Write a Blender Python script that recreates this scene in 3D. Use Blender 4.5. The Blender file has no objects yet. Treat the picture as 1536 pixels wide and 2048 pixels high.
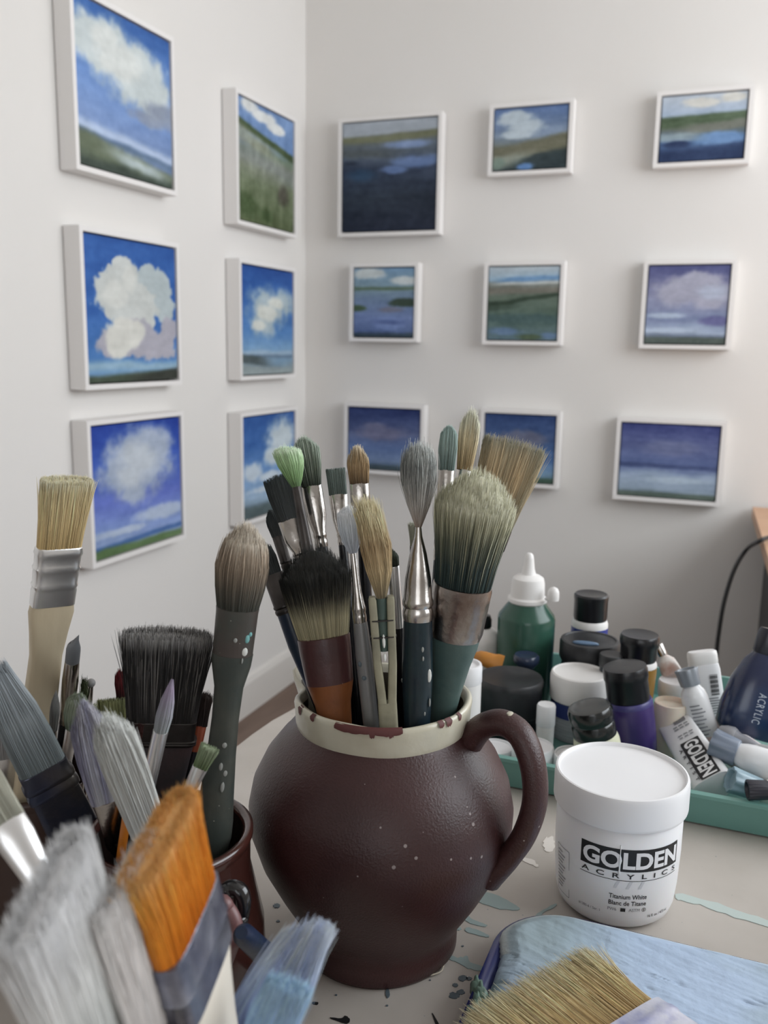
import bpy, bmesh, math
import numpy as np

# ------------------------------------------------------------------ camera, world, light, exposure
scene = bpy.context.scene
COL = scene.collection
F_PX, PITCH, ROLL, YAW = 1800.0, 0.18307, -0.01719, 0.37297
T = 0.74                                   # table top height
CAM = np.array([0.0, 0.0, 1.135])


def cam_matrix(p, r, y):
    cp, sp, cr, sr, cy, sy = math.cos(p), math.sin(p), math.cos(r), math.sin(r), math.cos(y), math.sin(y)
    fwd, right, down = np.array([0, cp, -sp]), np.array([1.0, 0, 0]), np.array([0, -sp, -cp])
    m = np.stack([right * cr + down * sr, -right * sr + down * cr, fwd], 1)
    return np.array([[cy, -sy, 0], [sy, cy, 0], [0, 0, 1.0]]) @ m


CM = cam_matrix(PITCH, ROLL, YAW)
from mathutils import Matrix, Vector
cam_data = bpy.data.cameras.new('camera')
cam = bpy.data.objects.new('camera', cam_data)
COL.objects.link(cam)
cam.matrix_world = Matrix(((CM[0, 0], -CM[0, 1], -CM[0, 2], CAM[0]), (CM[1, 0], -CM[1, 1], -CM[1, 2], CAM[1]),
                           (CM[2, 0], -CM[2, 1], -CM[2, 2], CAM[2]), (0, 0, 0, 1)))
cam_data.sensor_fit = 'VERTICAL'
cam_data.sensor_height = 36.0
cam_data.lens = F_PX / 2048 * 36.0
cam_data.clip_start = 0.01
cam_data.dof.use_dof = True
cam_data.dof.focus_distance = 0.585
cam_data.dof.aperture_fstop = 11.0
scene.camera = cam

world = bpy.data.worlds.new('world')
scene.world = world
world.use_nodes = True
world.node_tree.nodes['Background'].inputs[0].default_value = (0.75, 0.87, 1.0, 1)
world.node_tree.nodes['Background'].inputs[1].default_value = 1.0


def area(name, loc, target, sx, sy, power, color=(1, 1, 1)):
    d = bpy.data.lights.new(name, 'AREA')
    d.shape, d.size, d.size_y, d.energy, d.color = 'RECTANGLE', sx, sy, power, color
    o = bpy.data.objects.new(name, d)
    COL.objects.link(o)
    o.location = loc
    o.rotation_euler = (Vector(target) - Vector(loc)).to_track_quat('-Z', 'Y').to_euler()
    return o


WY0, WY1, WZ0, WZ1 = 0.35, 2.6, 1.15, 2.35
area('window_daylight', (1.27, (WY0 + WY1) / 2, (WZ0 + WZ1) / 2), (0.0, (WY0 + WY1) / 2, (WZ0 + WZ1) / 2), WY1 - WY0, WZ1 - WZ0, 44, (0.93, 0.97, 1.0))
area('rear_fill_light', (0.6, -1.72, 1.55), (0.6, 0.0, 1.55), 1.3, 1.1, 7.5, (1.0, 0.97, 0.93))  # added fill from behind the camera, brightens the foreground brushes

scene.view_settings.view_transform = 'Standard'
scene.view_settings.look = 'None'
scene.view_settings.gamma = 1.0
scene.view_settings.use_curve_mapping = False
scene.view_settings.exposure = -0.12


# ------------------------------------------------------------------ geometry of the view (used to measure positions)
def ray(px, py):
    return CM @ np.array([(px - 768) / F_PX, (py - 1024) / F_PX, 1.0])


def at(px, py, depth):
    return CAM + ray(px, py) * depth


def on(px, py, z=0.0):
    d = ray(px, py)
    return CAM + d * ((T + z - CAM[2]) / d[2])


def on_y(px, py, y):
    d = ray(px, py)
    return CAM + d * ((y - CAM[1]) / d[1])


def depth_of(p):
    return float((np.asarray(p) - CAM) @ CM[:, 2])


def nrm(v):
    v = np.asarray(v, float)
    return v / np.linalg.norm(v)


def lin(c):
    c = np.asarray(c, float) / 255.0
    return np.where(c <= 0.04045, c / 12.92, ((c + 0.055) / 1.055) ** 2.4)


# ------------------------------------------------------------------ materials
MATS = {}


def mat(name, rgb, rough=0.5, metal=0.0, rgb2=None, nscale=30.0, nmix=0.5, bump=0.0, bscale=200.0, coat=0.0,
        speck=None, sscale=120.0, sthr=0.12, stretch=None, trans=0.0, sheen=0.0, sss=0.0):
    if name in MATS:
        return MATS[name]
    m = bpy.data.materials.new(name)
    MATS[name] = m
    m.use_nodes = True
    nt = m.node_tree
    b = nt.nodes['Principled BSDF']
    b.inputs['Roughness'].default_value = rough
    b.inputs['Metallic'].default_value = metal
    b.inputs['Coat Weight'].default_value = coat
    b.inputs['Coat Roughness'].default_value = 0.12
    b.inputs['Transmission Weight'].default_value = trans
    if sss:
        b.inputs['Subsurface Weight'].default_value = sss
        b.inputs['Subsurface Scale'].default_value = 0.004
    c1 = (*lin(rgb), 1)
    b.inputs['Base Color'].default_value = c1
    tc = nt.nodes.new('ShaderNodeTexCoord')
    vec = tc.outputs['Object']
    if stretch:
        mp = nt.nodes.new('ShaderNodeMapping')
        mp.inputs['Scale'].default_value = stretch
        nt.links.new(vec, mp.inputs[0])
        vec = mp.outputs[0]
    out = None
    if rgb2 is not None:
        n = nt.nodes.new('ShaderNodeTexNoise')
        n.inputs['Scale'].default_value = nscale
        n.inputs['Detail'].default_value = 6
        nt.links.new(vec, n.inputs['Vector'])
        r = nt.nodes.new('ShaderNodeValToRGB')
        r.color_ramp.elements[0].position = max(0.0, nmix - 0.18)
        r.color_ramp.elements[1].position = min(1.0, nmix + 0.18)
        r.color_ramp.elements[0].color = c1
        r.color_ramp.elements[1].color = (*lin(rgb2), 1)
        nt.links.new(n.outputs['Fac'], r.inputs[0])
        out = r.outputs[0]
    if speck is not None:
        v = nt.nodes.new('ShaderNodeTexVoronoi')
        v.inputs['Scale'].default_value = sscale
        nt.links.new(vec, v.inputs['Vector'])
        n2 = nt.nodes.new('ShaderNodeTexNoise')
        n2.inputs['Scale'].default_value = sscale * 0.12
        nt.links.new(vec, n2.inputs['Vector'])
        mu = nt.nodes.new('ShaderNodeMath'); mu.operation = 'MULTIPLY'
        gt = nt.nodes.new('ShaderNodeMath'); gt.operation = 'SUBTRACT'; gt.inputs[1].default_value = 0.42
        nt.links.new(n2.outputs['Fac'], gt.inputs[0])
        mu.inputs[1].default_value = sthr * 6
        nt.links.new(gt.outputs[0], mu.inputs[0])
        lt = nt.nodes.new('ShaderNodeMath'); lt.operation = 'LESS_THAN'
        nt.links.new(v.outputs['Distance'], lt.inputs[0]); nt.links.new(mu.outputs[0], lt.inputs[1])
        mx = nt.nodes.new('ShaderNodeMixRGB')
        nt.links.new(lt.outputs[0], mx.inputs[0])
        if out is not None:
            nt.links.new(out, mx.inputs[1])
        else:
            mx.inputs[1].default_value = c1
        mx.inputs[2].default_value = (*lin(speck), 1)
        out = mx.outputs[0]
    if out is not None:
        nt.links.new(out, b.inputs['Base Color'])
    if bump:
        n = nt.nodes.new('ShaderNodeTexNoise')
        n.inputs['Scale'].default_value = bscale
        n.inputs['Detail'].default_value = 5
        nt.links.new(vec, n.inputs['Vector'])
        bp = nt.nodes.new('ShaderNodeBump')
        bp.inputs['Strength'].default_value = bump
        bp.inputs['Distance'].default_value = 0.002
        nt.links.new(n.outputs['Fac'], bp.inputs['Height'])
        nt.links.new(bp.outputs[0], b.inputs['Normal'])
    return m


def attr_mat(name, rough, bump=0.0, bscale=150.0, spec=0.3):
    m = bpy.data.materials.new(name)
    m.use_nodes = True
    nt = m.node_tree
    b = nt.nodes['Principled BSDF']
    b.inputs['Roughness'].default_value = rough
    b.inputs['Specular IOR Level'].default_value = spec
    a = nt.nodes.new('ShaderNodeAttribute')
    a.attribute_name = 'col'
    nt.links.new(a.outputs['Color'], b.inputs['Base Color'])
    if bump:
        tc = nt.nodes.new('ShaderNodeTexCoord')
        n = nt.nodes.new('ShaderNodeTexNoise')
        n.inputs['Scale'].default_value = bscale
        n.inputs['Detail'].default_value = 4
        nt.links.new(tc.outputs['Object'], n.inputs['Vector'])
        bp = nt.nodes.new('ShaderNodeBump')
        bp.inputs['Strength'].default_value = bump
        bp.inputs['Distance'].default_value = 0.002
        nt.links.new(n.outputs['Fac'], bp.inputs['Height'])
        nt.links.new(bp.outputs[0], b.inputs['Normal'])
    return m


M_HAIR = attr_mat('bristle_hair', 0.55, spec=0.35)
M_PAINTING = attr_mat('oil_painting', 0.5, 0.25, 120)
M_WALL = mat('wall_paint', (231, 228, 225), 0.9, rgb2=(226, 223, 219), nscale=1.2, bump=0.05, bscale=90)
M_FLOOR = mat('floor_wood', (126, 106, 94), 0.55, rgb2=(108, 88, 77), nscale=6, stretch=(6, 0.6, 1))
M_SKIRT = mat('skirting_paint', (224, 220, 215), 0.6)
M_FRAME = mat('frame_white', (236, 233, 231), 0.55)
M_GAP = mat('frame_gap', (74, 70, 66), 0.9)
M_TABLE = mat('table_board', (192, 185, 178), 0.62, rgb2=(174, 167, 159), nscale=9, bump=0.08, bscale=60,
              speck=(150, 152, 150), sscale=90, sthr=0.06)
M_TLEG = mat('table_leg', (150, 140, 130), 0.6)
M_STAIN_B = mat('stain_bluegrey', (150, 168, 168), 0.55)
M_STAIN_T = mat('stain_teal', (182, 194, 190), 0.6)
M_STAIN_D = mat('stain_slate', (88, 100, 108), 0.5)
M_STAIN_K = mat('stain_black', (22, 22, 24), 0.5)
M_STAIN_G = mat('stain_green', (120, 142, 130), 0.5)
M_STAIN_W = mat('stain_white', (216, 210, 203), 0.6)
M_CLAY = mat('clay_maroon', (64, 36, 36), 0.38, rgb2=(49, 28, 28), nscale=14, nmix=0.55, bump=0.22, bscale=700,
             speck=(140, 130, 128), sscale=100, sthr=0.085)
M_CREAM = mat('glaze_cream', (206, 202, 184), 0.3, rgb2=(186, 180, 160), nscale=40, bump=0.1, bscale=200, coat=0.3)
M_CHIP = mat('glaze_chip', (88, 44, 42), 0.6)
M_CLAYIN = mat('glaze_inside', (120, 112, 96), 0.35, rgb2=(60, 52, 44), nscale=25)
M_MUG = mat('mug_brown', (74, 40, 34), 0.2, rgb2=(58, 34, 30), nscale=12, coat=0.5)
M_MUGIN = mat('mug_inside', (40, 30, 27), 0.35)
M_BLACKGLZ = mat('black_glaze', (24, 23, 25), 0.18, coat=0.5)
M_MAUVE = mat('mauve_clay', (118, 84, 84), 0.4)
M_STEEL = mat('ferrule_nickel', (196, 192, 188), 0.22, 1.0, rgb2=(168, 162, 156), nscale=60, bump=0.12, bscale=180)
M_STEELD = mat('ferrule_dented', (176, 170, 164), 0.28, 1.0, rgb2=(120, 104, 96), nscale=45, bump=0.7, bscale=70)
M_DARKFER = mat('ferrule_dark', (86, 82, 80), 0.38, 0.8, rgb2=(58, 55, 54), nscale=50, bump=0.3, bscale=90)
M_BRIGHT = mat('ferrule_bright', (236, 236, 236), 0.3, 0.9, bump=0.06, bscale=60)
M_PAINTFER = mat('ferrule_paint_smeared', (206, 208, 222), 0.35, 0.4, rgb2=(120, 128, 190), nscale=60, nmix=0.66, bump=0.2)
M_SLATEFER = mat('ferrule_slate_smeared', (150, 152, 164), 0.3, 0.7, rgb2=(84, 86, 104), nscale=70, bump=0.5, bscale=90)


def plain(rgb, rough=0.4, **k):
    return mat('paint_%d_%d_%d_%d' % (*rgb, int(rough * 100)), rgb, rough, **k)


def worn(rgb, rgb2, rough=0.5, speck=None):
    return mat('worn_%d_%d_%d' % rgb, rgb, rough, rgb2=rgb2, nscale=55, nmix=0.58, bump=0.2, bscale=120, speck=speck,
               sscale=170, sthr=0.05)


# ------------------------------------------------------------------ mesh helpers
def build(name, verts, faces, material, parent=None, smooth=True, col=None, sharp=None):
    verts = np.asarray(verts, float)
    me = bpy.data.meshes.new(name)
    base = verts.mean(0)
    me.from_pydata((verts - base).tolist(), [], [list(map(int, f)) for f in faces])
    me.materials.append(material)
    if smooth:
        me.polygons.foreach_set('use_smooth', [True] * len(me.polygons))
    if col is not None:
        a = me.color_attributes.new('col', 'FLOAT_COLOR', 'POINT')
        c = np.ones((len(verts), 4)); c[:, :3] = col
        a.data.foreach_set('color', c.astype(np.float32).ravel())
    bm = bmesh.new(); bm.from_mesh(me)
    bmesh.ops.recalc_face_normals(bm, faces=bm.faces)
    bm.to_mesh(me); bm.free()
    if smooth and sharp:
        me.set_sharp_from_angle(angle=math.radians(sharp))
    me.update()
    o = bpy.data.objects.new(name, me)
    COL.objects.link(o)
    if parent is not None:
        o.parent = parent
        pw = np.array(WORLD[parent.name])
    else:
        pw = np.zeros(3)
    o.location = base - pw
    WORLD[o.name] = base
    return o


WORLD = {}


def thing(name, label, cat, loc, group=None):
    o = bpy.data.objects.new(name, None)
    COL.objects.link(o)
    o.empty_display_size = 0.02
    o.location = loc
    WORLD[o.name] = np.asarray(loc, float)
    tag(o, label, cat, group)
    return o


def tag(o, label, cat, group=None):
    o['label'] = label
    o['category'] = cat
    if group:
        o['group'] = group
    return o


def struct(o, label=None):
    o['kind'] = 'structure'
    if label:
        o['label'] = label
    return o


def box_vf(lo, hi):
    x0, y0, z0 = lo; x1, y1, z1 = hi
    v = [(x0, y0, z0), (x1, y0, z0), (x1, y1, z0), (x0, y1, z0), (x0, y0, z1), (x1, y0, z1), (x1, y1, z1), (x0, y1, z1)]
    f = [(0, 3, 2, 1), (4, 5, 6, 7), (0, 1, 5, 4), (1, 2, 6, 5), (2, 3, 7, 6), (3, 0, 4, 7)]
    return v, f


def box(name, lo, hi, material, parent=None):
    v, f = box_vf(lo, hi)
    return build(name, v, f, material, parent, smooth=False)


def loft_vf(rings, cap0=True, cap1=True):
    """rings: list of (n,3) arrays"""
    n = len(rings[0])
    v = np.concatenate(rings, 0)
    f = []
    for i in range(len(rings) - 1):
        for j in range(n):
            k = (j + 1) % n
            f.append((i * n + j, i * n + k, (i + 1) * n + k, (i + 1) * n + j))
    if cap0:
        f.append(tuple(range(n - 1, -1, -1)))
    if cap1:
        f.append(tuple((len(rings) - 1) * n + j for j in range(n)))
    return v, f


def ring(c, X, Y, a, b, n=24, e=2.0):
    th = np.linspace(0, 2 * math.pi, n, endpoint=False)
    ct, st = np.cos(th), np.sin(th)
    ex = 2.0 / e
    x = np.sign(ct) * np.abs(ct) ** ex * a
    y = np.sign(st) * np.abs(st) ** ex * b
    return np.asarray(c) + np.outer(x, X) + np.outer(y, Y)


def frame_of(axis, hint=None):
    u = nrm(axis)
    h = np.array([0, 0, 1.0]) if hint is None else np.asarray(hint, float)
    if abs(nrm(h) @ u) > 0.98:
        h = np.array([1.0, 0, 0]) if abs(u[0]) < 0.9 else np.array([0, 1.0, 0])
    X = nrm(np.cross(h, u)) if hint is None else nrm(h - (h @ u) * u)
    return u, X, np.cross(u, X)


def lathe(name, base, axis, prof, material, parent=None, seg=40, hint=None, e=2.0, flat=1.0, cap0=True, cap1=True, sharp=38):
    """prof: (radius, distance along axis)"""
    u, X, Y = frame_of(axis, hint)
    rings = [ring(np.asarray(base) + u * h, X, Y, max(r, 1e-5), max(r, 1e-5) * flat, seg, e) for r, h in prof]
    v, f = loft_vf(rings, cap0, cap1)
    return build(name, v, f, material, parent, sharp=sharp)


def tube(name, pts, radius, material, parent=None, seg=10, flat=1.0, closed=False):
    P = np.asarray(pts, float)
    # resample with Catmull-Rom
    if len(P) > 2:
        out = []
        for i in range(len(P) - 1):
            p0, p1, p2, p3 = P[max(i - 1, 0)], P[i], P[i + 1], P[min(i + 2, len(P) - 1)]
            for t in np.linspace(0, 1, 7)[:-1]:
                out.append(0.5 * ((2 * p1) + (-p0 + p2) * t + (2 * p0 - 5 * p1 + 4 * p2 - p3) * t * t + (-p0 + 3 * p1 - 3 * p2 + p3) * t ** 3))
        out.append(P[-1]); Q = np.array(out)
    else:
        Q = P
    R = np.interp(np.linspace(0, 1, len(Q)), np.linspace(0, 1, np.size(radius)), np.atleast_1d(radius))
    rings = []
    up = None
    for i in range(len(Q)):
        t = nrm(Q[min(i + 1, len(Q) - 1)] - Q[max(i - 1, 0)])
        if up is None:
            up = frame_of(t)[1]
        up = nrm(up - (up @ t) * t)
        rings.append(ring(Q[i], up, np.cross(t, up), R[i], R[i] * flat, seg))
    v, f = loft_vf(rings)
    return build(name, v, f, material, parent)


def prism(name, outline, z0, z1, material, parent=None, smooth=False):
    o = np.asarray(outline, float)
    n = len(o)
    v = [(x, y, z0) for x, y in o] + [(x, y, z1) for x, y in o]
    f = [tuple(range(n - 1, -1, -1)), tuple(range(n, 2 * n))]
    f += [(i, (i + 1) % n, n + (i + 1) % n, n + i) for i in range(n)]
    return build(name, v, f, material, parent, smooth=smooth)


# ------------------------------------------------------------------ lettering
TEXT_CACHE = {}


def text_mesh(body, bold=0.0, space=1.0):
    k = (body, bold, space)
    if k in TEXT_CACHE:
        return TEXT_CACHE[k]
    cu = bpy.data.curves.new('lettering', 'FONT')
    cu.body = body
    cu.offset = bold
    cu.space_character = space
    cu.resolution_u = 4
    ob = bpy.data.objects.new('lettering', cu)
    COL.objects.link(ob)
    dg = bpy.context.evaluated_depsgraph_get()
    me = bpy.data.meshes.new_from_object(ob.evaluated_get(dg))
    bpy.data.objects.remove(ob)
    bpy.data.curves.remove(cu)
    bm = bmesh.new(); bm.from_mesh(me)
    bmesh.ops.remove_doubles(bm, verts=bm.verts, dist=1e-5)
    xs = [v.co.x for v in bm.verts]
    for x in np.linspace(min(xs), max(xs), 36)[1:-1]:
        bmesh.ops.bisect_plane(bm, geom=bm.verts[:] + bm.edges[:] + bm.faces[:], plane_co=(x, 0, 0), plane_no=(1, 0, 0))
    bm.verts.index_update()
    v = np.array([(p.co.x, p.co.y) for p in bm.verts])
    f = [[q.index for q in face.verts] for face in bm.faces]
    bm.free(); bpy.data.meshes.remove(me)
    lo, hi = v.min(0), v.max(0)
    v = (v - (lo + hi) / 2)
    TEXT_CACHE[k] = (v, f, hi - lo)
    return TEXT_CACHE[k]


def lettering(body, fn, w, h, material, parent, bold=0.0, space=1.0, name='lettering'):
    """fn(x, y) -> 3D point; the text is stretched to w x h metres around (0,0)"""
    v, f, s = text_mesh(body, bold, space)
    p = [fn(x / s[0] * w, y / s[1] * h) for x, y in v]
    return build(name, p, f, material, parent, smooth=False)


def patch(x0, x1, y0, y1, fn, material, parent, name='printed_block', n=16):
    vs, fs = [], []
    for i in range(n + 1):
        x = x0 + (x1 - x0) * i / n
        vs += [fn(x, y0), fn(x, y1)]
    for i in range(n):
        fs.append((2 * i, 2 * i + 2, 2 * i + 3, 2 * i + 1))
    return build(name, vs, fs, material, parent, smooth=True)


# ------------------------------------------------------------------ the room
XL, YB, XR, YF, ZC = -1.357, 2.727, 1.3, -1.8, 2.55
struct(box('floor', (XL - .1, YF - .1, -0.05), (XR + .1, YB + .1, 0), M_FLOOR))
struct(box('ceiling', (XL - .1, YF - .1, ZC), (XR + .1, YB + .1, ZC + .05), M_WALL))
struct(box('wall_left', (XL - .1, YF, 0), (XL, YB, ZC), M_WALL))
struct(box('wall_back', (XL - .1, YB, 0), (XR + .1, YB + .1, ZC), M_WALL))


def wall_with_hole(name, fixed, axis, a0, a1, h0, h1, w0, w1, g0, g1):
    """wall slab with a rectangular opening; axis 0: slab normal X, axis 1: normal Y"""
    lo, hi = fixed
    pts = []
    for t in (lo, hi):
        for a, z in ((a0, h0), (a1, h0), (a1, h1), (a0, h1), (w0, g0), (w1, g0), (w1, g1), (w0, g1)):
            pts.append((t, a, z) if axis == 0 else (a, t, z))
    f = []
    for s in (0, 8):
        for i in range(4):
            j = (i + 1) % 4
            f.append((s + i, s + j, s + 4 + j, s + 4 + i))
    for i in range(4):
        j = (i + 1) % 4
        f.append((i, j, 8 + j, 8 + i)); f.append((4 + i, 4 + j, 12 + j, 12 + i))
    return struct(build(name, pts, f, M_WALL, smooth=False))


wall_with_hole('wall_right', (XR, XR + .1), 0, YF, YB, 0, ZC, WY0, WY1, WZ0, WZ1)
wall_with_hole('wall_front', (YF - .1, YF), 1, XL - .1, XR + .1, 0, ZC, -0.1, 1.25, 0.98, 2.12)
w1 = struct(box('window_1', (XR + .06, WY0, WZ0), (XR + .07, WY1, WZ1), mat('window_glass', (250, 252, 255), 0.02, trans=1.0)))
for a in ((WY0, WY0 + .05, WZ0, WZ1), (WY1 - .05, WY1, WZ0, WZ1), (WY0 + .05, WY1 - .05, WZ0, WZ0 + .05), (WY0 + .05, WY1 - .05, WZ1 - .05, WZ1)):
    box('window_frame', (XR + .04, a[0], a[2]), (XR + .09, a[1], a[3]), M_SKIRT, w1)
w2 = struct(box('window_2', (-0.1, YF - .07, 0.98), (1.25, YF - .06, 2.12), MATS['window_glass']))  # assumed rear window, out of view, where the added fill sits
for a in ((-0.1, -0.05, 0.98, 2.12), (1.20, 1.25, 0.98, 2.12), (-0.05, 1.2, 0.98, 1.03), (-0.05, 1.2, 2.07, 2.12)):
    box('window_frame', (a[0], YF - .09, a[2]), (a[1], YF - .04, a[3]), M_SKIRT, w2)


def skirting(name, pts):
    v, f = loft_vf([np.array(p) for p in pts])
    struct(build(name, v, f, M_SKIRT, smooth=False))


sk = [(0, 0), (0.016, 0), (0.016, 0.10), (0.010, 0.115), (0, 0.12)]
skirting('baseboard_left', [[(XL + a, y, z) for a, z in sk] for y in (YF, YB)])
skirting('baseboard_back', [[(x, YB - a, z) for a, z in sk] for x in (XL + .016, XR)])

# ------------------------------------------------------------------ paintings
NG = 110


def fbm(seed, fx, fy, octv=4, ang=0.0):
    rng = np.random.default_rng(seed)
    yy, xx = np.mgrid[0:NG, 0:NG] / (NG - 1)
    x = xx * math.cos(ang) + yy * math.sin(ang) + 2
    y = -xx * math.sin(ang) + yy * math.cos(ang) + 2
    out = np.zeros((NG, NG)); amp = 1.0; tot = 0
    for o in range(octv):
        g = rng.random((64, 64))
        px, py = (x * fx) % 63, (y * fy) % 63
        ix, iy = px.astype(int), py.astype(int)
        tx, ty = px - ix, py - iy
        tx, ty = tx * tx * (3 - 2 * tx), ty * ty * (3 - 2 * ty)
        a = g[iy, ix] * (1 - tx) + g[iy, (ix + 1) % 64] * tx
        b = g[(iy + 1) % 64, ix] * (1 - tx) + g[(iy + 1) % 64, (ix + 1) % 64] * tx
        out += amp * (a * (1 - ty) + b * ty); tot += amp
        amp *= 0.55; fx *= 2.03; fy *= 2.03
    return out / tot - 0.5


VV, UU = np.mgrid[0:NG, 0:NG] / (NG - 1)


def ss(x, a, b):
    t = np.clip((x - a) / (b - a), 0, 1)
    return t * t * (3 - 2 * t)


class Canvas:
    def __init__(s, stops, seed):
        s.seed = seed
        v = VV + 0.10 * fbm(seed + 1, 3, 9)
        ps = [p for p, _ in stops]
        cs = np.array([c for _, c in stops], float)
        s.c = np.stack([np.interp(v, ps, cs[:, i]) for i in range(3)], -1)
        s.k = seed * 10

    def mixin(s, m, col):
        s.c = s.c * (1 - m[..., None]) + np.array(col, float) * m[..., None]

    def blobs(s, bl, col, soft=0.18, rough=0.5, op=1.0, fq=5):
        s.k += 1
        f = np.full((NG, NG), -9.0)
        for x, y, rx, ry in bl:
            f = np.maximum(f, 1 - np.sqrt(((UU - x) / rx) ** 2 + ((VV - y) / ry) ** 2))
        f = f + rough * (fbm(s.k, fq, fq, 5) + .55 * fbm(s.k + 300, fq * 3, fq * 3, 3))
        s.mixin(ss(f, 0.0, soft) * op, col)

    def band(s, y0, y1, col, soft=0.03, wob=0.06, slope=0.0, op=1.0, u0=-1, u1=2, us=0.2):
        s.k += 1
        v = VV - slope * (UU - 0.5) + wob * fbm(s.k, 3, 6)
        m = ss(v, y0 - soft, y0 + soft) * (1 - ss(v, y1 - soft, y1 + soft))
        m = m * ss(UU, u0 - us, u0 + us) * (1 - ss(UU, u1 - us, u1 + us))
        s.mixin(m * op, col)

    def done(s, gain, streak=(2, 14), amt=26, ang=0.0, sat=.86):
        n = fbm(s.k + 5, *streak, ang=ang) + .7 * fbm(s.k + 6, 7, 11, ang=.5) + .5 * fbm(s.k + 7, 22, 30, 2, ang=-.3)
        c = np.clip(s.c + n[..., None] * amt, 0, 255)
        g = c.mean(-1, keepdims=True)
        c = np.clip(g + (c - g) * sat, 0, 255)
        return np.clip(lin(c) * gain, 0, 0.9)


def p_A1():
    c = Canvas([(0, (96, 120, 160)), (.3, (120, 150, 205)), (.5, (112, 150, 214)), (.78, (74, 122, 200)), (1, (40, 92, 172))], 1)
    c.blobs([(.28, .76, .42, .26), (.62, .68, .44, .28), (.1, .78, .26, .2), (.78, .58, .3, .24)], (200, 211, 213), .5, .6)
    c.blobs([(.42, .72, .32, .16), (.3, .82, .2, .1)], (222, 226, 222), .5, .6, .8)
    c.blobs([(.92, .48, .3, .12), (.75, .42, .3, .06)], (134, 146, 172), .5, .5, .8)
    c.band(.19, .25, (182, 202, 234), .03, .05, -.06)
    c.band(.15, .19, (92, 118, 150), .02, .05, -.05)
    c.band(-.1, .15, (104, 116, 92), .03, .08, -.1)
    c.band(.06, .13, (188, 204, 208), .03, .08, -.14, .9, .35, .9)
    c.band(-.1, .04, (50, 64, 56), .04, .1, -.05, .9)
    return c.done(.98)


def p_A2():
    c = Canvas([(0, (130, 175, 212)), (.16, (70, 128, 200)), (.5, (44, 102, 190)), (1, (36, 92, 180))], 2)
    c.blobs([(.72, .66, .25, .19), (.85, .55, .14, .14), (.68, .75, .14, .12)], (186, 200, 204), .16, .7, 1.0, 7)
    c.blobs([(.42, .72, .16, .18), (.34, .6, .27, .2), (.5, .55, .28, .22), (.38, .8, .1, .1)], (208, 213, 210), .14, .7, 1.0, 7)
    c.blobs([(.3, .27, .25, .12), (.55, .3, .35, .16), (.8, .26, .2, .12), (.9, .38, .12, .12)], (178, 176, 190), .22, .7, 1.0, 7)
    c.blobs([(.4, .34, .24, .14), (.32, .24, .12, .1)], (222, 222, 214), .3, .5)
    c.blobs([(.3, .62, .16, .12), (.46, .74, .1, .12)], (226, 228, 222), .5, .5, .8)
    c.band(.08, .14, (150, 188, 214), .03, .05)
    c.band(-.1, .06, (70, 84, 66), .02, .04, .04)
    c.band(-.1, .05, (48, 50, 44), .02, .05, .06, .8, .5)
    return c.done(.92)


def p_A3():
    c = Canvas([(0, (150, 172, 200)), (.2, (120, 146, 212)), (.4, (92, 112, 204)), (.7, (48, 84, 188)), (1, (20, 56, 160))], 3)
    c.blobs([(.52, .68, .5, .34), (.64, .78, .38, .22), (.36, .6, .38, .24), (.42, .46, .22, .16)], (164, 178, 202), .55, .6)
    c.blobs([(.5, .72, .3, .2), (.4, .6, .22, .14)], (196, 204, 212), .6, .6, .8)
    c.blobs([(.75, .24, .5, .08), (.3, .17, .4, .05)], (190, 204, 222), .6, .6, .8)
    c.band(.06, .1, (64, 104, 168), .015, .03, .02)
    c.band(-.1, .06, (88, 118, 72), .02, .05, -.02)
    return c.done(1.05)


def p_B1():
    c = Canvas([(0, (84, 98, 62)), (.3, (110, 124, 92)), (.55, (140, 146, 130)), (.62, (120, 140, 120)), (.72, (112, 148, 204)), (1, (96, 132, 188))], 4)
    sl = -.14
    c.band(.76, 1.2, (110, 146, 200), .015, .02, sl)
    c.blobs([(.4, .92, .3, .07), (.65, .87, .22, .06), (.2, .96, .2, .08)], (224, 228, 228), .4, .5)
    c.band(.7, .765, (72, 92, 58), .015, .03, sl)
    c.band(.6, .71, (160, 164, 138), .03, .05, sl, .8, -1, .6)
    c.band(.45, .6, (134, 142, 140), .06, .1, sl, .7)
    c.blobs([(.8, .3, .16, .12)], (70, 64, 56), .8, .6, .8)
    c.blobs([(.15, .12, .3, .16), (.5, .08, .2, .1)], (54, 76, 36), .9, .7, .8)
    return c.done(.95, (16, 3), 46)


def p_B2():
    c = Canvas([(0, (120, 136, 140)), (.2, (128, 172, 212)), (.4, (76, 132, 200)), (.7, (44, 100, 184)), (1, (26, 80, 168))], 5)
    c.blobs([(.5, .64, .5, .24), (.78, .7, .28, .2), (.4, .5, .32, .2)], (176, 196, 206), .55, .6)
    c.blobs([(.5, .58, .3, .1), (.65, .68, .2, .08), (.3, .46, .16, .07)], (226, 228, 218), .5, .6, .9)
    c.band(.18, .22, (160, 188, 214), .02, .03)
    c.band(.15, .18, (98, 124, 150), .02, .02)
    c.band(.06, .15, (74, 88, 92), .02, .04, -.1, 1, -1, .45)
    c.band(-.1, .07, (150, 164, 166), .03, .06, -.05, .9)
    return c.done(.92)


def p_B3():
    c = Canvas([(0, (90, 112, 124)), (.2, (150, 178, 206)), (.45, (100, 146, 204)), (.7, (48, 98, 172)), (1, (36, 84, 160))], 6)
    c.blobs([(.74, .74, .38, .24), (.6, .58, .26, .16)], (192, 206, 214), .6, .6)
    c.blobs([(.2, .45, .24, .12), (.5, .38, .3, .07), (.6, .26, .6, .05)], (196, 208, 218), .5, .6, .9)
    c.band(-.1, .11, (70, 88, 92), .03, .06)
    return c.done(1.05)


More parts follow.
